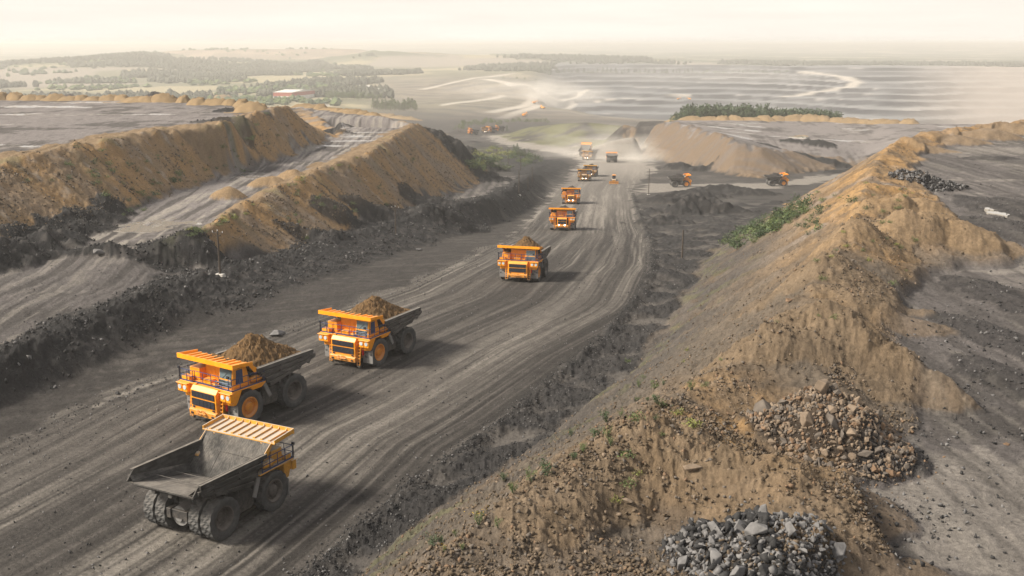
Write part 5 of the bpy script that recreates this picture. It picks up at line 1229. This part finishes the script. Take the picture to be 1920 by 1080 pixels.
for k in range(13): put_mound(4 + k * 25 + q.uniform(-4, 4), 187 + k * .1, 38, q.uniform(8, 11), 'tan soil mound in the row along the rim of the upper left bench', 'mounds on the upper left rim')
for px, py, w_, h in [(318,190,40,12),(345,192,36,12),(372,196,40,14),(405,196,50,15),(432,197,40,12),(455,199,36,13),(470,204,50,13),(360,187,40,9),(418,190,40,10),(490,206,40,10)]: put_mound(px, py, w_, h, 'tan soil mound in the irregular cluster where the upper left bench ends', 'mounds at the bench end')
for k in range(13): put_mound(570 + k * 16, 200 + k * 2.0, 34, q.uniform(5, 9), 'ochre mound along the far edge of the narrow rutted bench', 'mounds along the narrow bench')
for k in range(17): put_mound(1272 + k * 27 + q.uniform(-4, 4), 224.5 + max(0, k - 9) * 1.0, 40, q.uniform(6, 9), 'brown soil mound in the row along the far edge of the distant right bench', 'mounds on the distant bench')

# ------------------------------------------------------------------ sheds in the valley
def make_shed(px, py, wpx, hpx, depth, wall, base, rot=0., lb='', door=True):
    gp = ground_at(px, py); k = gp.length / FPX; W_, Hh = wpx * k, hpx * k; r = empty('shed', gp, (0, 0, rot)); hw = W_ / 2
    MB().box(-hw, hw, 0, depth, -1, Hh * .45).build('wall', MT[base], r); MB().box(-hw - .05, hw + .05, -.05, depth + .05, Hh * .45, Hh).build('upper_wall', MT[wall], r)
    MB().add([(-hw - .6, -.6, Hh), (hw + .6, -.6, Hh), (hw + .6, depth + .6, Hh), (-hw - .6, depth + .6, Hh), (-hw - .6, depth / 2, Hh * 1.28), (hw + .6, depth / 2, Hh * 1.28)], [[0, 1, 5, 4], [2, 3, 4, 5], [0, 4, 3], [1, 2, 5], [3, 2, 1, 0]]).build('roof', MT['roofing'], r)
    if door: MB().box(-hw + W_ * .03, -hw + W_ * .2, -.25, .1, 0, Hh * .42).build('door', MT['grille'], r)
    n = max(2, int(W_ / 9))
    for i in range(n): x0 = -hw + W_ * (i + .62) / (n + .4); MB().box(x0, x0 + W_ / n * .35, -.2, .1, Hh * .2, Hh * .38).build('window', MT['glass'], r)
    return tag(r, lb, 'shed')
make_shed(530, 186, 36, 12, 90, 'brick', 'whitewall', -.25, 'largest red and white industrial shed at the left of the valley settlement')
make_shed(577, 180, 17, 8, 30, 'whitewall', 'whitewall', -.2, 'small white shed right of the largest red and white shed')
make_shed(612, 177, 16, 8, 24, 'brick', 'whitewall', 0, 'small red-banded building between white silos')
make_shed(650, 178, 42, 7, 34, 'brick', 'brick', .1, 'long low red shed behind the grey-green grove')
make_shed(683, 170, 26, 7, 40, 'whitewall', 'whitewall', .1, 'long white shed behind the low red shed', False)
make_shed(690, 175, 18, 6, 20, 'whitewall', 'whitewall', .1, 'small white building in front of the long white shed', False)
make_shed(709, 173, 12, 6, 20, 'whitewall', 'whitewall', .2, 'small white building beside the slim poplar pair', False)
for px in (603, 620):
    gp = ground_at(px, 176); k = gp.length / FPX; r = empty('silo', gp); MB().tube((0, 0, -1), (0, 0, 8 * k), 2.2 * k, 2.2 * k, 16).build('drum', MT['whitewall'], r); MB().tube((0, 0, 8 * k), (0, 0, 9.2 * k), 2.3 * k, .3 * k, 16).build('roof', MT['roofing'], r)
    tag(r, 'pale round silo %s of the small red-banded building' % ('left' if px == 603 else 'right'), 'silo')
# far excavators in the pit
def make_exc():
    r = empty('excavator')
    for s in (1, -1): MB().prism([(-2.6, .2), (-2.2, 0), (2.2, 0), (2.6, .2), (2.6, .8), (2.2, 1.1), (-2.2, 1.1), (-2.6, .8)], s * 1.6 - .45, s * 1.6 + .45).build('track', MT['dark'], r)
    MB().box(-3.2, 1.6, -1.7, 1.7, 1.2, 3.4).build('body', MT['orange'], r, .1); MB().box(1.0, 2.6, .4, 1.7, 1.3, 4.2).build('cab', MT['orange'], r, .1)
    MB().beam((1.4, -.4, 2.4), (5.2, -.4, 5.6), .6, .7).beam((5.2, -.4, 5.6), (7.2, -.4, 2.0), .5, .6).build('boom', MT['orange'], r); MB().box(6.6, 8.0, -1.2, .4, .8, 2.2).build('bucket', MT['dark'], r, .1)
    return r
ex0 = None
for px, py, h, lb in [(1002,194,.4,'tiny orange excavator on the dusty haul road of the far pit hill'), (1018,204,2.2,'tiny orange excavator beside the lower far pit road'), (983,218,1.,'tiny orange excavator in the pale dusty hollow beyond the valley trees'), (1272,187,.3,'tiny orange machine in the terraced pit, above the woodland'), (1293,187,2.8,'tiny orange machine in the terraced pit, right of a similar one')]:
    o = make_exc() if ex0 is None else copy_tree(ex0); ex0 = ex0 or o; o.location = ground_at(px, py); o.rotation_euler = (0, 0, h); tag(o, lb, 'excavator')

# ------------------------------------------------------------------ dust hanging over the road and the pit
def dust(px, py, rx_, ry_, rz_, dens, lb, scale):
    gp = ground_at(px, py); m = MB()
    n1, n2 = 24, 12
    vs = [(math.sin(math.pi * j / n2) * math.cos(2 * math.pi * i / n1), math.sin(math.pi * j / n2) * math.sin(2 * math.pi * i / n1), math.cos(math.pi * j / n2)) for j in range(1, n2) for i in range(n1)] + [(0, 0, 1), (0, 0, -1)]
    fs = [[j * n1 + i, j * n1 + (i + 1) % n1, (j + 1) * n1 + (i + 1) % n1, (j + 1) * n1 + i] for j in range(n2 - 2) for i in range(n1)] + [[len(vs) - 2, (i + 1) % n1, i] for i in range(n1)] + [[len(vs) - 1, (n2 - 2) * n1 + i, (n2 - 2) * n1 + (i + 1) % n1] for i in range(n1)]
    m.add(vs, fs); mat = bpy.data.materials.new('dust_air'); mat.use_nodes = True; t = mat.node_tree
    for nn in list(t.nodes):
        if nn.type != 'OUTPUT_MATERIAL': t.nodes.remove(nn)
    ou = [nn for nn in t.nodes if nn.type == 'OUTPUT_MATERIAL'][0]; v = t.nodes.new('ShaderNodeVolumePrincipled'); v.inputs['Color'].default_value = (1, .95, .88, 1)
    tc_ = t.nodes.new('ShaderNodeTexCoord'); ln = t.nodes.new('ShaderNodeVectorMath'); ln.operation = 'LENGTH'; t.links.new(tc_.outputs['Object'], ln.inputs[0])
    nz_ = t.nodes.new('ShaderNodeTexNoise'); nz_.inputs['Scale'].default_value = scale; nz_.inputs['Detail'].default_value = 4; t.links.new(tc_.outputs['Object'], nz_.inputs['Vector'])
    fa = t.nodes.new('ShaderNodeMapRange'); fa.inputs['From Min'].default_value = 1.; fa.inputs['From Max'].default_value = .1; t.links.new(ln.outputs['Value'], fa.inputs['Value'])
    fb = t.nodes.new('ShaderNodeMapRange'); fb.inputs['From Min'].default_value = .38; fb.inputs['From Max'].default_value = .68; t.links.new(nz_.outputs['Fac'], fb.inputs['Value'])
    mu_ = t.nodes.new('ShaderNodeMath'); mu_.operation = 'MULTIPLY'; t.links.new(fa.outputs[0], mu_.inputs[0]); t.links.new(fb.outputs[0], mu_.inputs[1])
    m2_ = t.nodes.new('ShaderNodeMath'); m2_.operation = 'MULTIPLY'; m2_.inputs[1].default_value = dens; t.links.new(mu_.outputs[0], m2_.inputs[0]); t.links.new(m2_.outputs[0], v.inputs['Density']); t.links.new(v.outputs[0], ou.inputs['Volume'])
    o = m.build('dust', mat); o.location = gp; o.scale = (rx_, ry_, rz_); tag(o, lb, 'dust', kind='stuff')
dust(1170, 296, 60, 80, 15, .045, 'tan dust cloud hanging over the bend of the haul road', 2.2)
dust(1120, 262, 60, 80, 16, .018, 'thin dust veil over the grassy knoll side of the bend', 1.8)
dust(985, 178, 170, 200, 40, .012, 'pale dust plume drifting over the far pit road', 2.0)
dust(1330, 150, 420, 260, 60, .0016, 'pale dust drifting over the terraced pit', 2.4)

# ------------------------------------------------------------------ haze: one even box of pale air
hz = MB().box(-24000, 24000, -300, 33500, -220, 41).build('haze', None or bpy.data.materials.new('haze_air')); hm = hz.data.materials[0]; hm.use_nodes = True
for n in list(hm.node_tree.nodes):
    if n.type != 'OUTPUT_MATERIAL': hm.node_tree.nodes.remove(n)
pv_ = hm.node_tree.nodes.new('ShaderNodeVolumePrincipled'); pv_.inputs['Color'].default_value = (.86, .84, .805, 1); pv_.inputs['Density'].default_value = .00020; pv_.inputs['Anisotropy'].default_value = .2
hm.node_tree.links.new(pv_.outputs[0], [n for n in hm.node_tree.nodes if n.type == 'OUTPUT_MATERIAL'][0].inputs['Volume'])
tag(hz, 'pale dusty haze veiling the distance', 'haze', kind='stuff')
